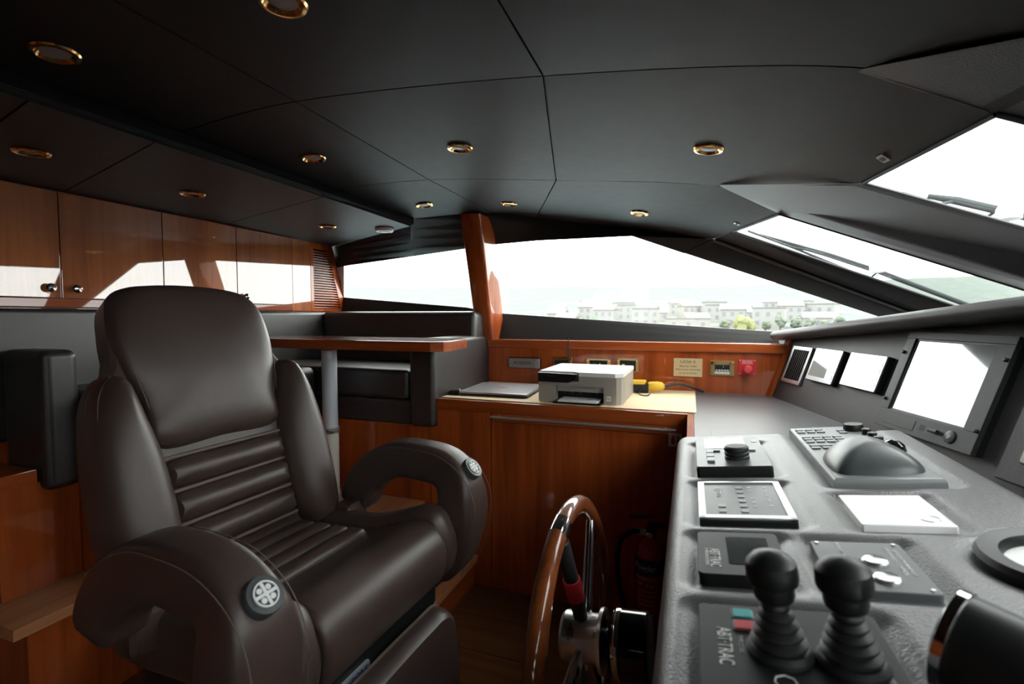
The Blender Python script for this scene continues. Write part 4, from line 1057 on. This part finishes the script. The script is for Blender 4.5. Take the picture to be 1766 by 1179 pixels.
def joystick(px, py):
    x_, y_ = kp(px, py, .012)
    J = kM(x_, y_, .010)
    prof = [(.030, 0), (.030, .004), (.026, .008)]
    z = .008
    for k in range(5):
        r_ = .0255 - k * .003
        prof += [(r_ * .86, z + .001), (r_, z + .0035), (r_, z + .0055), (r_ * .86, z + .008)]; z += .0086
    prof += [(.0115, z), (.0115, z + .008)]
    bl = build(MB().lathe(prof, 28, J), 'bellows', 'black_rubber', th)
    zz = z + .004
    build(MB().lathe([(.0095, zz - .006), (.0175, zz), (.0185, zz + .004), (.0185, zz + .013), (.0225, zz + .016), (.0235, zz + .019), (.0235, zz + .030), (.0225, zz + .035), (.017, zz + .041), (.009, zz + .0445), (0, zz + .0455)], 32, J), 'grip', 'black_plastic', bl)
    # boat outline mark in front of the stick
    o = MB(); P = [(-.010, -.006), (-.002, -.010), (.006, -.008), (.010, .0), (.006, .008), (-.002, .010), (-.010, .006)]
    pts = [kM(x_ - .002, y_ - .043, .0105) @ RZ(0) @ V((p[1] * .9, p[0] * .8, 0)) for p in P]
    o.tube(pts, .0007, 5, closed=True); build(o, 'boat_mark', 'print_white', bl)
joystick(1345, 1120); joystick(1470, 1142)

# trackball keyboard unit
kb = thing('keyboard_unit', 'grey control keyboard unit with trackball hump and black dials', 'keyboard', kloc(RE))
w, l = RE[1] - RE[0], RE[3] - RE[2]; cx, cy = (RE[0] + RE[1]) / 2, (RE[2] + RE[3]) / 2
ro = [(-w / 2, -l / 2), (0, -l / 2 - .004), (w / 2, -l / 2), (w / 2, l / 2), (0, l / 2 + .004), (-w / 2, l / 2)]
build(MB().prism(ro, -.001, .022, kL(cx, cy), bev=.010, seg=4), 'housing', 'unit_grey', kb)
m_ = MB()
hum = [(-.072, -.19), (-.03, -.208), (.04, -.205), (.073, -.18), (.078, -.10), (.06, -.035), (.0, -.01), (-.05, -.03), (-.077, -.10)]
pillow(m_, hum, .052, .095, lambda a, b, h: kL(cx, cy) @ V((a, b, .0205 + h)), back=0, n=6, dome=.55, it=10)
hm = build(m_, 'palm_hump', 'unit_grey_dark', kb, label='dark grey curved palm rest hump')
tbx = MB().lathe([(.024, .006), (.022, .018), (.014, .026), (0, .029)], 24, kL(cx + .052, cy - .085, .03)); build(tbx, 'trackball', 'black_gloss', kb)
kx = [-.068, -.046, -.024, -.002]
for j, yy in enumerate((.185, .160, .105, .082, .058, .022, -.001)):
    for i, xx in enumerate(kx):
        if (j in (5,) and i in (1, 2)) or (j < 2 and i == 3): continue
        wx = .018 if not (j == 5 and i == 0) else .05
        build(MB().prism(rrect(wx, .014, .003), .021, .0255, kL(cx + xx + (wx - .018) / 2, cy + yy), bev=.001), 'key', 'unit_grey', kb)
for i in range(2): build(MB().prism(rrect(.017, .014, .003), .021, .0255, kL(cx + .022, cy + .17 - i * .026), bev=.001), 'key', 'unit_grey', kb)
for k in range(5): build(MB().bb(-.045 + k * .008, -.0435 + k * .008, .2, .212, .0215, .0226, kL(cx, cy)), 'vent_slit', 'black_plastic', kb)
build(MB().lathe([(.022, .02), (.022, .034), (.02, .038), (0, .039)], 28, kL(cx + .052, cy + .175)), 'large_dial', 'black_plastic', kb)
for k in range(4): build(MB().lathe([(.0095, .02), (.0095, .034), (.008, .036), (0, .0365)], 18, kL(cx + .066, cy + .125 - k * .042)), 'small_dial', 'black_plastic', kb)

# white panel
wpn = thing('white_touch_panel', 'plain glossy pale touch panel with a round mark in its corner', 'control panel', kloc(RFp))
w, l = RFp[1] - RFp[0], RFp[3] - RFp[2]; cx, cy = (RFp[0] + RFp[1]) / 2, (RFp[2] + RFp[3]) / 2
pb = build(plate(RFp, .006, .003, bev=.003), 'glass', 'white_gloss', wpn)
ring = [KF @ V((cx + .035 + .012 * math.cos(a * math.pi / 12), cy - .04 + .012 * math.sin(a * math.pi / 12), .0062)) for a in range(24)]
build(MB().tube(ring, .0008, 5, closed=True), 'ring_mark', 'alu_grey', wpn)

# push button panel
pbp = thing('push_button_panel', 'dark metal panel with three round chrome push buttons', 'control panel', kloc(RG))
w, l = RG[1] - RG[0], RG[3] - RG[2]; cx, cy = (RG[0] + RG[1]) / 2, (RG[2] + RG[3]) / 2
pb = build(plate(RG, .004, .006), 'plate', 'panel_grey', pbp)
for px, py in ((1447, 962), (1509, 963), (1530, 993)):
    x_, y_ = kp(px, py, .008)
    build(MB().lathe([(.0145, .003), (.0145, .006), (.0125, .0075), (.0115, .007), (0, .0072)], 28, kM(x_, y_)), 'push_button', 'button_chrome', pbp)
for sx in (-1, 1):
    for sy in (-1, 1): build(MB().cyl(.0026, .004, .0055, 10, kM(cx + sx * (w / 2 - .008), cy + sy * (l / 2 - .008))), 'screw', 'steel', pbp)
for xx, yy, s_, wd in ((-.022, .048, 'ANCHOR LIGHT', .03), (-.022, .015, 'DECK LIGHT', .026), (-.008, .0, 'NAVIGATION', .03), (.033, .012, 'HYDRAULICS CONTROL', .075), (.041, .008, 'SYSTEM ON WHEN LIT', .07)):
    text(s_, .006, kM(cx + xx, cy + yy, .0041) @ TXT, 'print_white', pb, width=wd)

# round gauge
rg = thing('round_gauge', 'round gauge with black bezel and pale face set in the console', 'gauge', KF @ V((.437, .757, -.004)))
cxy = (.437, .757)
build(MB().lathe([(.088, -.006), (.090, .008), (.086, .016), (.066, .014), (.062, .006), (.062, -.002)], 48, kM(*cxy), cap=False), 'bezel', 'black_plastic', rg)
build(MB().cyl(.064, -.006, .0015, 40, kM(*cxy)), 'face', 'white_gloss', rg)
build(MB().bb(-.045, .0, -.008, .008, .0015, .006, kM(*cxy) @ RZ(40), bev=.002), 'pointer', 'chrome', rg)

# throttle lever
tl = thing('throttle_lever', 'chrome throttle lever with a thick black cylindrical grip', 'throttle', KF @ V((.30, .47, 0)))
build(MB().prism(rrect(.10, .16, .02), -.002, .012, kM(.285, .44), bev=.005), 'base', 'chrome', tl)
g0 = at_y(1700, 1078, .50); 
GM = frame(V((.262, .505, 1.045)), (0, 0, 1), (0, 1, 0))
gp0, gp1 = V((.208, .500, 1.031)), V((.338, .395, 1.013)); gd_ = (gp1 - gp0).normalized()
GM = frame(gp0, gd_.cross(V((0, 0, 1))), gd_.cross(gd_.cross(V((0, 0, 1)))))
if (GM.to_3x3() @ V((0, 0, 1))).dot(gd_) < 0: GM = frame(gp0, gd_.cross(V((0, 0, -1))), gd_.cross(gd_.cross(V((0, 0, 1)))))
build(MB().lathe([(0, -.002), (.034, -.002), (.040, .004), (.041, .012), (.041, .075), (.037, .080), (.037, .086), (.041, .091), (.041, .16), (.036, .165), (0, .166)], 40, GM), 'grip', 'black_plastic', tl)
build(MB().lathe([(.0405, .0), (.0425, .001), (.0425, .008), (.0405, .009)], 40, GM), 'end_ring', 'chrome', tl)
build(MB().sweep([gp0 + V((.01, -.01, -.02)), gp0 + V((.02, -.03, -.06)), V((.275, .45, .99))], lambda i, t: [(-.012, -.005), (.012, -.005), (.012, .005), (-.012, .005)], up=(1, 0, 0)), 'lever_arm', 'chrome', tl)
build(MB().sweep([gp1 + V((-.02, .0, -.02)), gp1 + V((-.04, -.0, -.05)), V((.31, .42, .99))], lambda i, t: [(-.012, -.005), (.012, -.005), (.012, .005), (-.012, .005)], up=(1, 0, 0)), 'lever_arm', 'chrome', tl)

# ------------------------------------------------------------------ dashboard instruments
def dM(u, v, h=0): return DF @ T(u, v, h) if DF.determinant() > 0 else DF @ T(u, v, h)
def dashrect(mb, r, h0, h1, rad=.004, bev=.002):
    return mb.prism(rrect(r[1] - r[0], r[3] - r[2], rad), h0, h1, dM((r[0] + r[1]) / 2, (r[2] + r[3]) / 2), bev=bev)
def dloc(r): return DF @ V(((r[0] + r[1]) / 2, (r[2] + r[3]) / 2, 0))
UP = Matrix.Diagonal((1, 1, 1, 1))
r = dash_rect([(1346, 652), (1371, 596), (1404, 600), (1374, 668)], .01)
av = thing('air_vent', 'narrow silver framed air vent with black slats in the dash', 'vent', dloc(r)); w, h = r[1] - r[0], r[3] - r[2]; cu, cv = (r[0] + r[1]) / 2, (r[2] + r[3]) / 2
fm = MB()
for a, b, c, e in ((-w / 2, w / 2, -h / 2, -h / 2 + .018), (-w / 2, w / 2, h / 2 - .018, h / 2), (-w / 2, -w / 2 + .016, -h / 2, h / 2), (w / 2 - .016, w / 2, -h / 2, h / 2)):
    fm.bb(a, b, c, e, 0, .012, dM(cu, cv), bev=.002)
build(fm, 'frame', 'alu_grey', av)
build(MB().bb(-w / 2 + .015, w / 2 - .015, -h / 2 + .017, h / 2 - .017, .0, .003, dM(cu, cv)), 'backing', 'black_plastic', av)
for k in range(9):
    u_ = -w / 2 + .022 + k * (w - .044) / 8; build(MB().bb(u_ - .0022, u_ + .0022, -h / 2 + .017, h / 2 - .017, .003, .010, dM(cu, cv)), 'slat', 'panel_black', av)
for px, nm in (([(1389, 656), (1410, 600), (1459, 605), (1434, 662)], 'square silver display beside the air vent'), ([(1449, 663), (1470, 607), (1536, 615), (1508, 678)], 'square silver display beside the large monitor')):
    r = dash_rect(px, .02); w, h = r[1] - r[0], r[3] - r[2]; cu, cv = (r[0] + r[1]) / 2, (r[2] + r[3]) / 2
    d_ = thing('instrument_display', nm, 'display', dloc(r), 'small dash displays')
    build(MB().prism(rrect(w, h, .005), 0, .022, dM(cu, cv), bev=.003), 'housing', 'black_plastic', d_)
    fc = build(MB().prism(rrect(w - .004, h - .004, .005), .022, .0255, dM(cu, cv), bev=.001), 'face', 'silver_plastic', d_)
    build(MB().prism(rrect(w * .62, h * .72, .004), .0255, .0262, dM(cu - w * .12, cv)), 'screen', 'lcd_grey', d_)
    for k in range(4): build(MB().prism(rrect(w * .18, h * .13, .003), .0255, .0268, dM(cu + w * .36, cv + h * (.25 - k * .18)), bev=.0006), 'key', 'silver_plastic', d_)
r = dash_rect([(1510, 730), (1570, 572), (1757, 580), (1680, 788)], .03); w, h = r[1] - r[0], r[3] - r[2]; cu, cv = (r[0] + r[1]) / 2, (r[2] + r[3]) / 2
mn = thing('chart_monitor', 'large grey framed marine monitor with a pale screen', 'monitor', dloc(r))
build(MB().prism(rrect(w - .01, h - .01, .004), -.01, .022, dM(cu, cv)), 'case', 'black_plastic', mn)
sr_ = dash_rect([(1532, 700), (1588, 588), (1727, 596), (1655, 736)], .03)
fm = MB()
a0, a1, b0, b1 = sr_[0] - cu, sr_[1] - cu, sr_[2] - cv, sr_[3] - cv
for a, b, c, e in ((-w / 2, w / 2, -h / 2, b0 - .006), (-w / 2, w / 2, b1 + .006, h / 2), (-w / 2, a0 - .006, b0 - .006, b1 + .006), (a1 + .006, w / 2, b0 - .006, b1 + .006)):
    fm.bb(a, b, c, e, .020, .034, dM(cu, cv), bev=.0015)
bz = build(fm, 'bezel', 'monitor_grey', mn)
for a, b, c, e in ((a0 - .006, a1 + .006, b0 - .006, b0), (a0 - .006, a1 + .006, b1, b1 + .006), (a0 - .006, a0, b0, b1), (a1, a1 + .006, b0, b1)):
    build(MB().bb(a, b, c, e, .02, .029, dM(cu, cv)), 'inner_frame', 'black_plastic', mn)
build(MB().bb(a0, a1, b0, b1, .02, .0265, dM(cu, cv)), 'screen', 'screen_glass', mn)
build(MB().lathe([(.018, .034), (.018, .037), (.013, .0385), (0, .0387)], 24, dM(cu + w * .30, cv - h / 2 + .030)), 'control_dial', 'black_plastic', mn)
build(MB().lathe([(.007, .0387), (.006, .040), (0, .0402)], 16, dM(cu + w * .30, cv - h / 2 + .030)), 'dial_centre', 'panel_grey', mn)
build(MB().cyl(.006, -.016, .016, 12, dM(cu + w * .16, cv - h / 2 + .032, .040) @ RY(90)), 'thumb_wheel', 'black_rubber', mn)
for k in range(5): build(MB().bb(-.009 + k * .0045, -.0075 + k * .0045, -.009, .009, .034, .0346, dM(cu + .01, cv - h / 2 + .032)), 'speaker_slit', 'black_plastic', mn)
build(MB().bb(-.155, -.02, -.016, .016, .034, .0352, dM(cu, cv - h / 2 + .030), bev=.0008), 'access_cover', 'monitor_grey', mn)
for uu, vv in ((-w / 2 + .01, h * .28), (-w / 2 + .01, -h * .22), (w / 2 - .01, h * .3), (w / 2 - .01, -h * .3)):
    build(MB().lathe([(.005, .033), (.006, .038), (.004, .041), (0, .0415)], 12, dM(cu + uu, cv + vv)), 'screw', 'black_rubber', mn)
r2 = (r[1] + .055, r[1] + .50, r[2] - .03, r[3] + .0)
m2 = thing('recessed_monitor', 'second monitor with pale green screen in a leather surround', 'monitor', dloc(r2)); w, h = r2[1] - r2[0], r2[3] - r2[2]; cu, cv = (r2[0] + r2[1]) / 2, (r2[2] + r2[3]) / 2
build(MB().prism(rrect(w, h, .004), -.005, .012, dM(cu, cv), bev=.004), 'surround', 'dash_leather', m2)
build(MB().prism(rrect(w - .10, h - .10, .008), .012, .018, dM(cu, cv), bev=.003), 'bezel', 'monitor_grey', m2)
build(MB().prism(rrect(w - .108, h - .108, .006), .018, .0186, dM(cu, cv)), 'screen', 'lcd_grey', m2)

# ------------------------------------------------------------------ extinguisher and sign
ex = thing('fire_extinguisher', 'red powder fire extinguisher with black hose standing below the desk', 'extinguisher', (-.135, 1.99, FZ))
EM = T(-.135, 1.99, FZ)
build(MB().lathe([(.052, 0), (.058, .008), (.058, .37), (.052, .40), (.035, .43), (.02, .44)], 32, EM), 'cylinder', 'extinguisher_red', ex)
build(MB().lathe([(.0585, .31), (.0588, .312), (.0588, .368), (.0585, .37)], 32, EM, cap=False), 'blue_label', 'label_blue', ex)
def wrap_text(s_, size, ang, z, wd, mat):
    t_ = text(s_, size, I4, mat, ex, width=wd)
    L0 = ROOTLOC[ex]
    for v in t_.data.vertices:
        p = v.co + L0; a = R(ang) + p.x / .059; r_ = .0591 + abs(p.z)
        q = EM @ V((r_ * math.sin(a), -r_ * math.cos(a), z + p.y)); v.co = q - L0
    return t_
wrap_text('Powder', .034, -18, .338, .088, 'print_white')
wrap_text('STANDARD', .016, -18, .295, .085, 'print_white'); wrap_text('ABC  2 kg', .013, -18, .27, .07, 'print_white')
for k in range(6): wrap_text('PULL PIN  AIM  SQUEEZE', .008, -18, .245 - k * .018, .085, 'print_white')
build(MB().lathe([(.018, .435), (.022, .45), (.022, .475), (.012, .48)], 20, EM).bb(-.012, .06, -.01, .01, .485, .50, EM, bev=.003).bb(-.012, .07, -.01, .01, .515, .525, EM @ RY(-8), bev=.003), 'valve_head', 'black_plastic', ex)
build(MB().lathe([(.014, 0), (.014, .012), (.011, .014)], 18, EM @ T(0, -.022, .46) @ RX(90)), 'pressure_gauge', 'chrome', ex)
hs = catmull([EM @ V((-.02, -.01, .46)), EM @ V((-.07, -.02, .462)), EM @ V((-.115, -.03, .42)), EM @ V((-.125, -.03, .30)), EM @ V((-.10, -.03, .16)), EM @ V((-.072, -.02, .08))], 8)
build(MB().tube(hs, .011, 12), 'hose', 'black_rubber', ex)
build(MB().cyl(.013, -.02, .02, 14, EM @ T(-.035, -.012, .462) @ RY(90)), 'hose_fitting', 'steel', ex)
sg = thing('extinguisher_sign', 'small white sign with a red extinguisher symbol on the desk door', 'sign', (-.052, 2.145, .775))
SM = frame((-.052, 2.145, .783), (1, 0, 0), (0, 0, 1))
sp_ = build(MB().prism(rrect(.054, .056, .003), 0, .002, SM), 'plate', 'white_plastic', sg)
build(MB().prism(rrect(.014, .030, .006), .002, .0026, SM @ T(-.008, -.003, 0)).bb(-.012, -.004, .012, .018, .002, .0026, SM), 'extinguisher_symbol', 'red_plastic', sp_)
build(MB().prism(rrect(.008, .02, .004), .002, .0026, SM @ T(.012, -.006, 0)).lathe([(.004, .002), (.004, .0026)], 12, SM @ T(.012, .011, 0)), 'person_symbol', 'print_black', sp_)

# ------------------------------------------------------------------ ceiling fittings
dl = None
SPOTS = [((95, 90), 'recessed gold downlight'), ((487, 2), ''), ((540, 272), ''), ((793, 254), ''), ((1222, 256), ''), ((732, 353), ''), ((878, 351), ''), ((1103, 367), ''), ((54, 261), ''), ((332, 333), ''), ((565, 390), '')]
WHERE = ['gold downlight in the ceiling panel beside the step cove', 'gold downlight in the broad ceiling panel over the helm chair', 'gold downlight in the ceiling panel above the dinette table', 'gold downlight in the centre ceiling panel aft of the long seam',
         'gold downlight in the ceiling panel in front of the windshield beams', 'gold downlight next to the step cove near the window pillar', 'gold downlight just above the top of the wooden pillar', 'gold downlight in the sloping panel above the port window',
         'gold downlight in the low ceiling nearest the bench block', 'gold downlight in the low ceiling above the overhead cabinets', 'gold downlight in the low ceiling above the louvred vent']
for k, ((px, py), _) in enumerate(SPOTS):
    loc, nor = on_ceiling(px, py)
    if dl is None:
        dl = thing('downlight', WHERE[k], 'downlight', (0, 0, 0), 'recessed ceiling downlights')
        build(MB().lathe([(.044, -.001), (.046, .003), (.043, .007), (.036, .008), (.033, .005), (.027, .001)], 36, cap=False), 'ring', 'gold', dl)
        build(MB().lathe([(.0335, .0055), (.029, .001), (.0265, -.0005)], 32, cap=False), 'reflector', 'copper_reflector', dl)
        build(MB().lathe([(.0275, .0012), (.022, .003), (0, .004)], 32), 'lens', 'frosted_lens', dl)
        o = dl
    else: o = copy_tree(dl)
    o['label'] = WHERE[k]
    o.location = loc; o.rotation_euler = V((0, 0, 1)).rotation_difference(nor).to_euler()
loc, nor = on_ceiling(663, 394)
sm = thing('smoke_detector', 'white round smoke detector in the low ceiling by the port window', 'smoke detector', (0, 0, 0))
build(MB().lathe([(.052, 0), (.053, .008), (.047, .018), (.02, .021), (0, .0215)], 36), 'housing', 'white_plastic', sm)
build(MB().lathe([(.030, .0195), (.031, .0215), (.027, .0218)], 28, cap=False), 'grille_ring', 'panel_grey', sm)
sm.location = loc; sm.rotation_euler = V((0, 0, 1)).rotation_difference(nor).to_euler()
for k, (px, py, s_) in enumerate(((1524, 272, .026), (1271, 385, .024))):
    loc, nor = on_ceiling(px, py)
    q = thing('ceiling_switch', ('small square silver switch at the edge of the pane between two beams', 'small square silver switch beside the corner post')[k], 'switch', (0, 0, 0), 'square switches at the windshield top')
    build(MB().prism(rrect(s_, s_, .003), 0, .004, bev=.001), 'plate', 'silver_plastic', q); build(MB().prism(rrect(s_ * .55, s_ * .5, .003), .004, .0055), 'rocker', 'panel_grey', q)
    za = nor; xa = V((.26, -1, 0)); xa = (xa - za * xa.dot(za)).normalized()
    q.matrix_world = frame(loc, xa, za.cross(xa))

# ------------------------------------------------------------------ wipers outside the glass
def wiper(pts_blade, pts_arm, piv, label, k):
    q = [gp(x, y, .035) for x, y in pts_blade]; t = thing('windshield_wiper', label, 'wiper', q[0], 'wipers on the windshield')
    build(MB().tube(q, .006, 8), 'blade', 'wiper_grey', t)
    a = [gp(x, y, .06) for x, y in pts_arm]; build(MB().tube(a, [.007] + [.012] * (len(a) - 1), 10), 'arm', 'wiper_grey', t)
    p = gp(*piv, .055); build(MB().lathe([(.028, -.02), (.03, .01), (.02, .025), (0, .028)], 20, frame(p, (1, 0, 0), GN.cross(V((1, 0, 0))))), 'pivot_cap', 'hull_white', t)
    for i in (1, 2): build(MB().tube([q[i], a[min(i, len(a) - 1)]], .005, 6), 'link', 'wiper_grey', t)
wiper([(1290, 398), (1360, 424), (1500, 480), (1645, 530)], [(1310, 405), (1430, 440), (1515, 468), (1680, 530)], (1512, 462), 'grey windshield wiper on the pane beside the corner post', 0)
wiper([(1555, 333), (1620, 352), (1700, 376), (1790, 402)], [(1600, 338), (1650, 346), (1720, 362), (1800, 380)], (1740, 366), 'grey windshield wiper on the pane between two beams', 1)

# ------------------------------------------------------------------ outside
SEA = -3.6
mb = MB().bb(-4000, 4000, -4000, 4000, SEA - 1, SEA); build(mb, 'sea', 'sea_water', label='calm harbour water around the boat', cat='water', kind='stuff', smooth=0)
rows = []
random.seed(9)
NA = 120
for i, (d, hgt) in enumerate(((150, 0), (170, .9), (260, 6), (420, 14), (700, 32), (1000, 55), (1300, 82), (1500, 92), (1700, 80))):
    row = []
    for j in range(NA + 1):
        a = R(-30 + 190 * j / NA); nz = math.sin(j * .31) * .5 + math.sin(j * .83 + 1) * .3 + math.sin(j * 1.9 + i) * .2
        x, y = d * math.sin(math.pi / 2 - a), d * math.cos(math.pi / 2 - a)
        az_ = -30 + 190 * j / NA; q = max(0, min(1, (az_ - 48) / 12)); q = q * q * (3 - 2 * q)      # the coast ends towards the bow: open water
        row.append(V((x, y, SEA - .5 * (1 - q) + q * (.2 + hgt * (1 + .05 * nz) + (.6 * nz if hgt > 3 else 0)))))
    rows.append(row)
build(MB().grid(rows), 'hillside', 'hill_scrub_haze', label='scrubby hillside beyond the harbour, distance haze put into its pale green', cat='hill', kind='structure', smooth=80)
def ground_z(d):
    T_ = ((150, 0), (170, .9), (260, 6), (420, 14), (700, 32))
    for (a, b), (c, e) in zip(T_, T_[1:]):
        if a <= d <= c: return SEA + .2 + b + (e - b) * (d - a) / (c - a)
    return SEA
KINDS = [('low white shore house with a red gable roof', 7.5, 5.5, 3.2, 1), ('two storey white shore house with a red gable roof', 7.5, 6, 5.8, 1), ('plain white flat roofed block on the shore', 9, 6, 6.2, 0), ('long low white shed with a flat roof by the water', 13, 5, 3.4, 0)]
hs_spec = []
for row_, (d, px0, px1, n_) in enumerate(((176, 945, 1440, 7), (208, 930, 1450, 9), (248, 940, 1460, 10))):
    for k in range(n_):
        hs_spec.append((px0 + (px1 - px0) * (k + .5 + random.uniform(-.12, .12)) / n_, d + random.uniform(-4, 4), (k * 7 + row_ * 3) % 3))
hs_spec.append((1185, 165, 3))
for k, (px, d, kd) in enumerate(hs_spec):
    lb, w, dp, h, gab = KINDS[kd]
    dr_ = ray(px, 550); dr_.z = 0; dr_.normalize(); p = CAM + dr_ * d; gz = ground_z(d) - .6
    t = thing('house', lb, 'house', (p.x, p.y, gz), 'houses along the shore')
    rz = math.degrees(math.atan2(dr_.y, dr_.x)) - 90 + random.uniform(-25, 25); HM = T(p.x, p.y, gz) @ RZ(rz)
    build(MB().bb(-w / 2, w / 2, -dp / 2, dp / 2, 0, h + .6, HM), 'wall', 'house_wall', t, smooth=0)
    if gab: build(MB().prism([(-dp / 2 - .4, 0), (dp / 2 + .4, 0), (0, 1.8)], -w / 2 - .3, w / 2 + .3, HM @ T(0, 0, h + .6) @ Matrix(((0, 0, 1, 0), (1, 0, 0, 0), (0, 1, 0, 0), (0, 0, 0, 1)))), 'roof', 'house_roof', t, smooth=0)
    else: build(MB().bb(-w / 2 - .2, w / 2 + .2, -dp / 2 - .2, dp / 2 + .2, h + .6, h + .9, HM), 'roof', 'quay', t, smooth=0)
    for i in range(3):
        for fl in range(2 if h > 5 else 1):
            build(MB().box((-w / 3 + i * w / 3, -dp / 2, 2.2 + fl * 2.7), (1.1, .12, 1.4), HM), 'window', 'house_window', t, smooth=0)
def blob_tree(px, d, r, h, mat, label):
    dr_ = ray(px, 550); dr_.z = 0; dr_.normalize(); p = CAM + dr_ * d; gz = ground_z(d) - .02
    t = thing('tree', label, 'tree', (p.x, p.y, gz), 'trees along the shore')
    build(MB().cyl(.25, 0, h * .5, 8, T(p.x, p.y, gz)), 'trunk', 'trunk', t)
    m_ = MB()
    for k in range(9):
        bm = bmesh.new(); bmesh.ops.create_icosphere(bm, subdivisions=2, radius=r * random.uniform(.45, .7))
        for v in bm.verts: v.co *= 1 + random.uniform(-.16, .16)
        m_.bm(bm, T(p.x + random.uniform(-.6, .6) * r, p.y + random.uniform(-.6, .6) * r, gz + h * .25 + random.uniform(0, 1) * h * .45))
    build(m_, 'crown', mat, t)
blob_tree(1285, 158, 2.6, 5.2, 'tree_bright', 'bright yellow-green rounded tree by the water')
for k, px in enumerate((610, 640, 672, 960, 982, 1004, 1026, 1250, 1320, 1346, 1372, 1398, 1424, 1450)):
    blob_tree(px, 163 + (k * 5 % 4), 1.5, 4 + (k * 3 % 4) * .5, 'tree_leaf', 'dark green rounded tree along the shoreline')
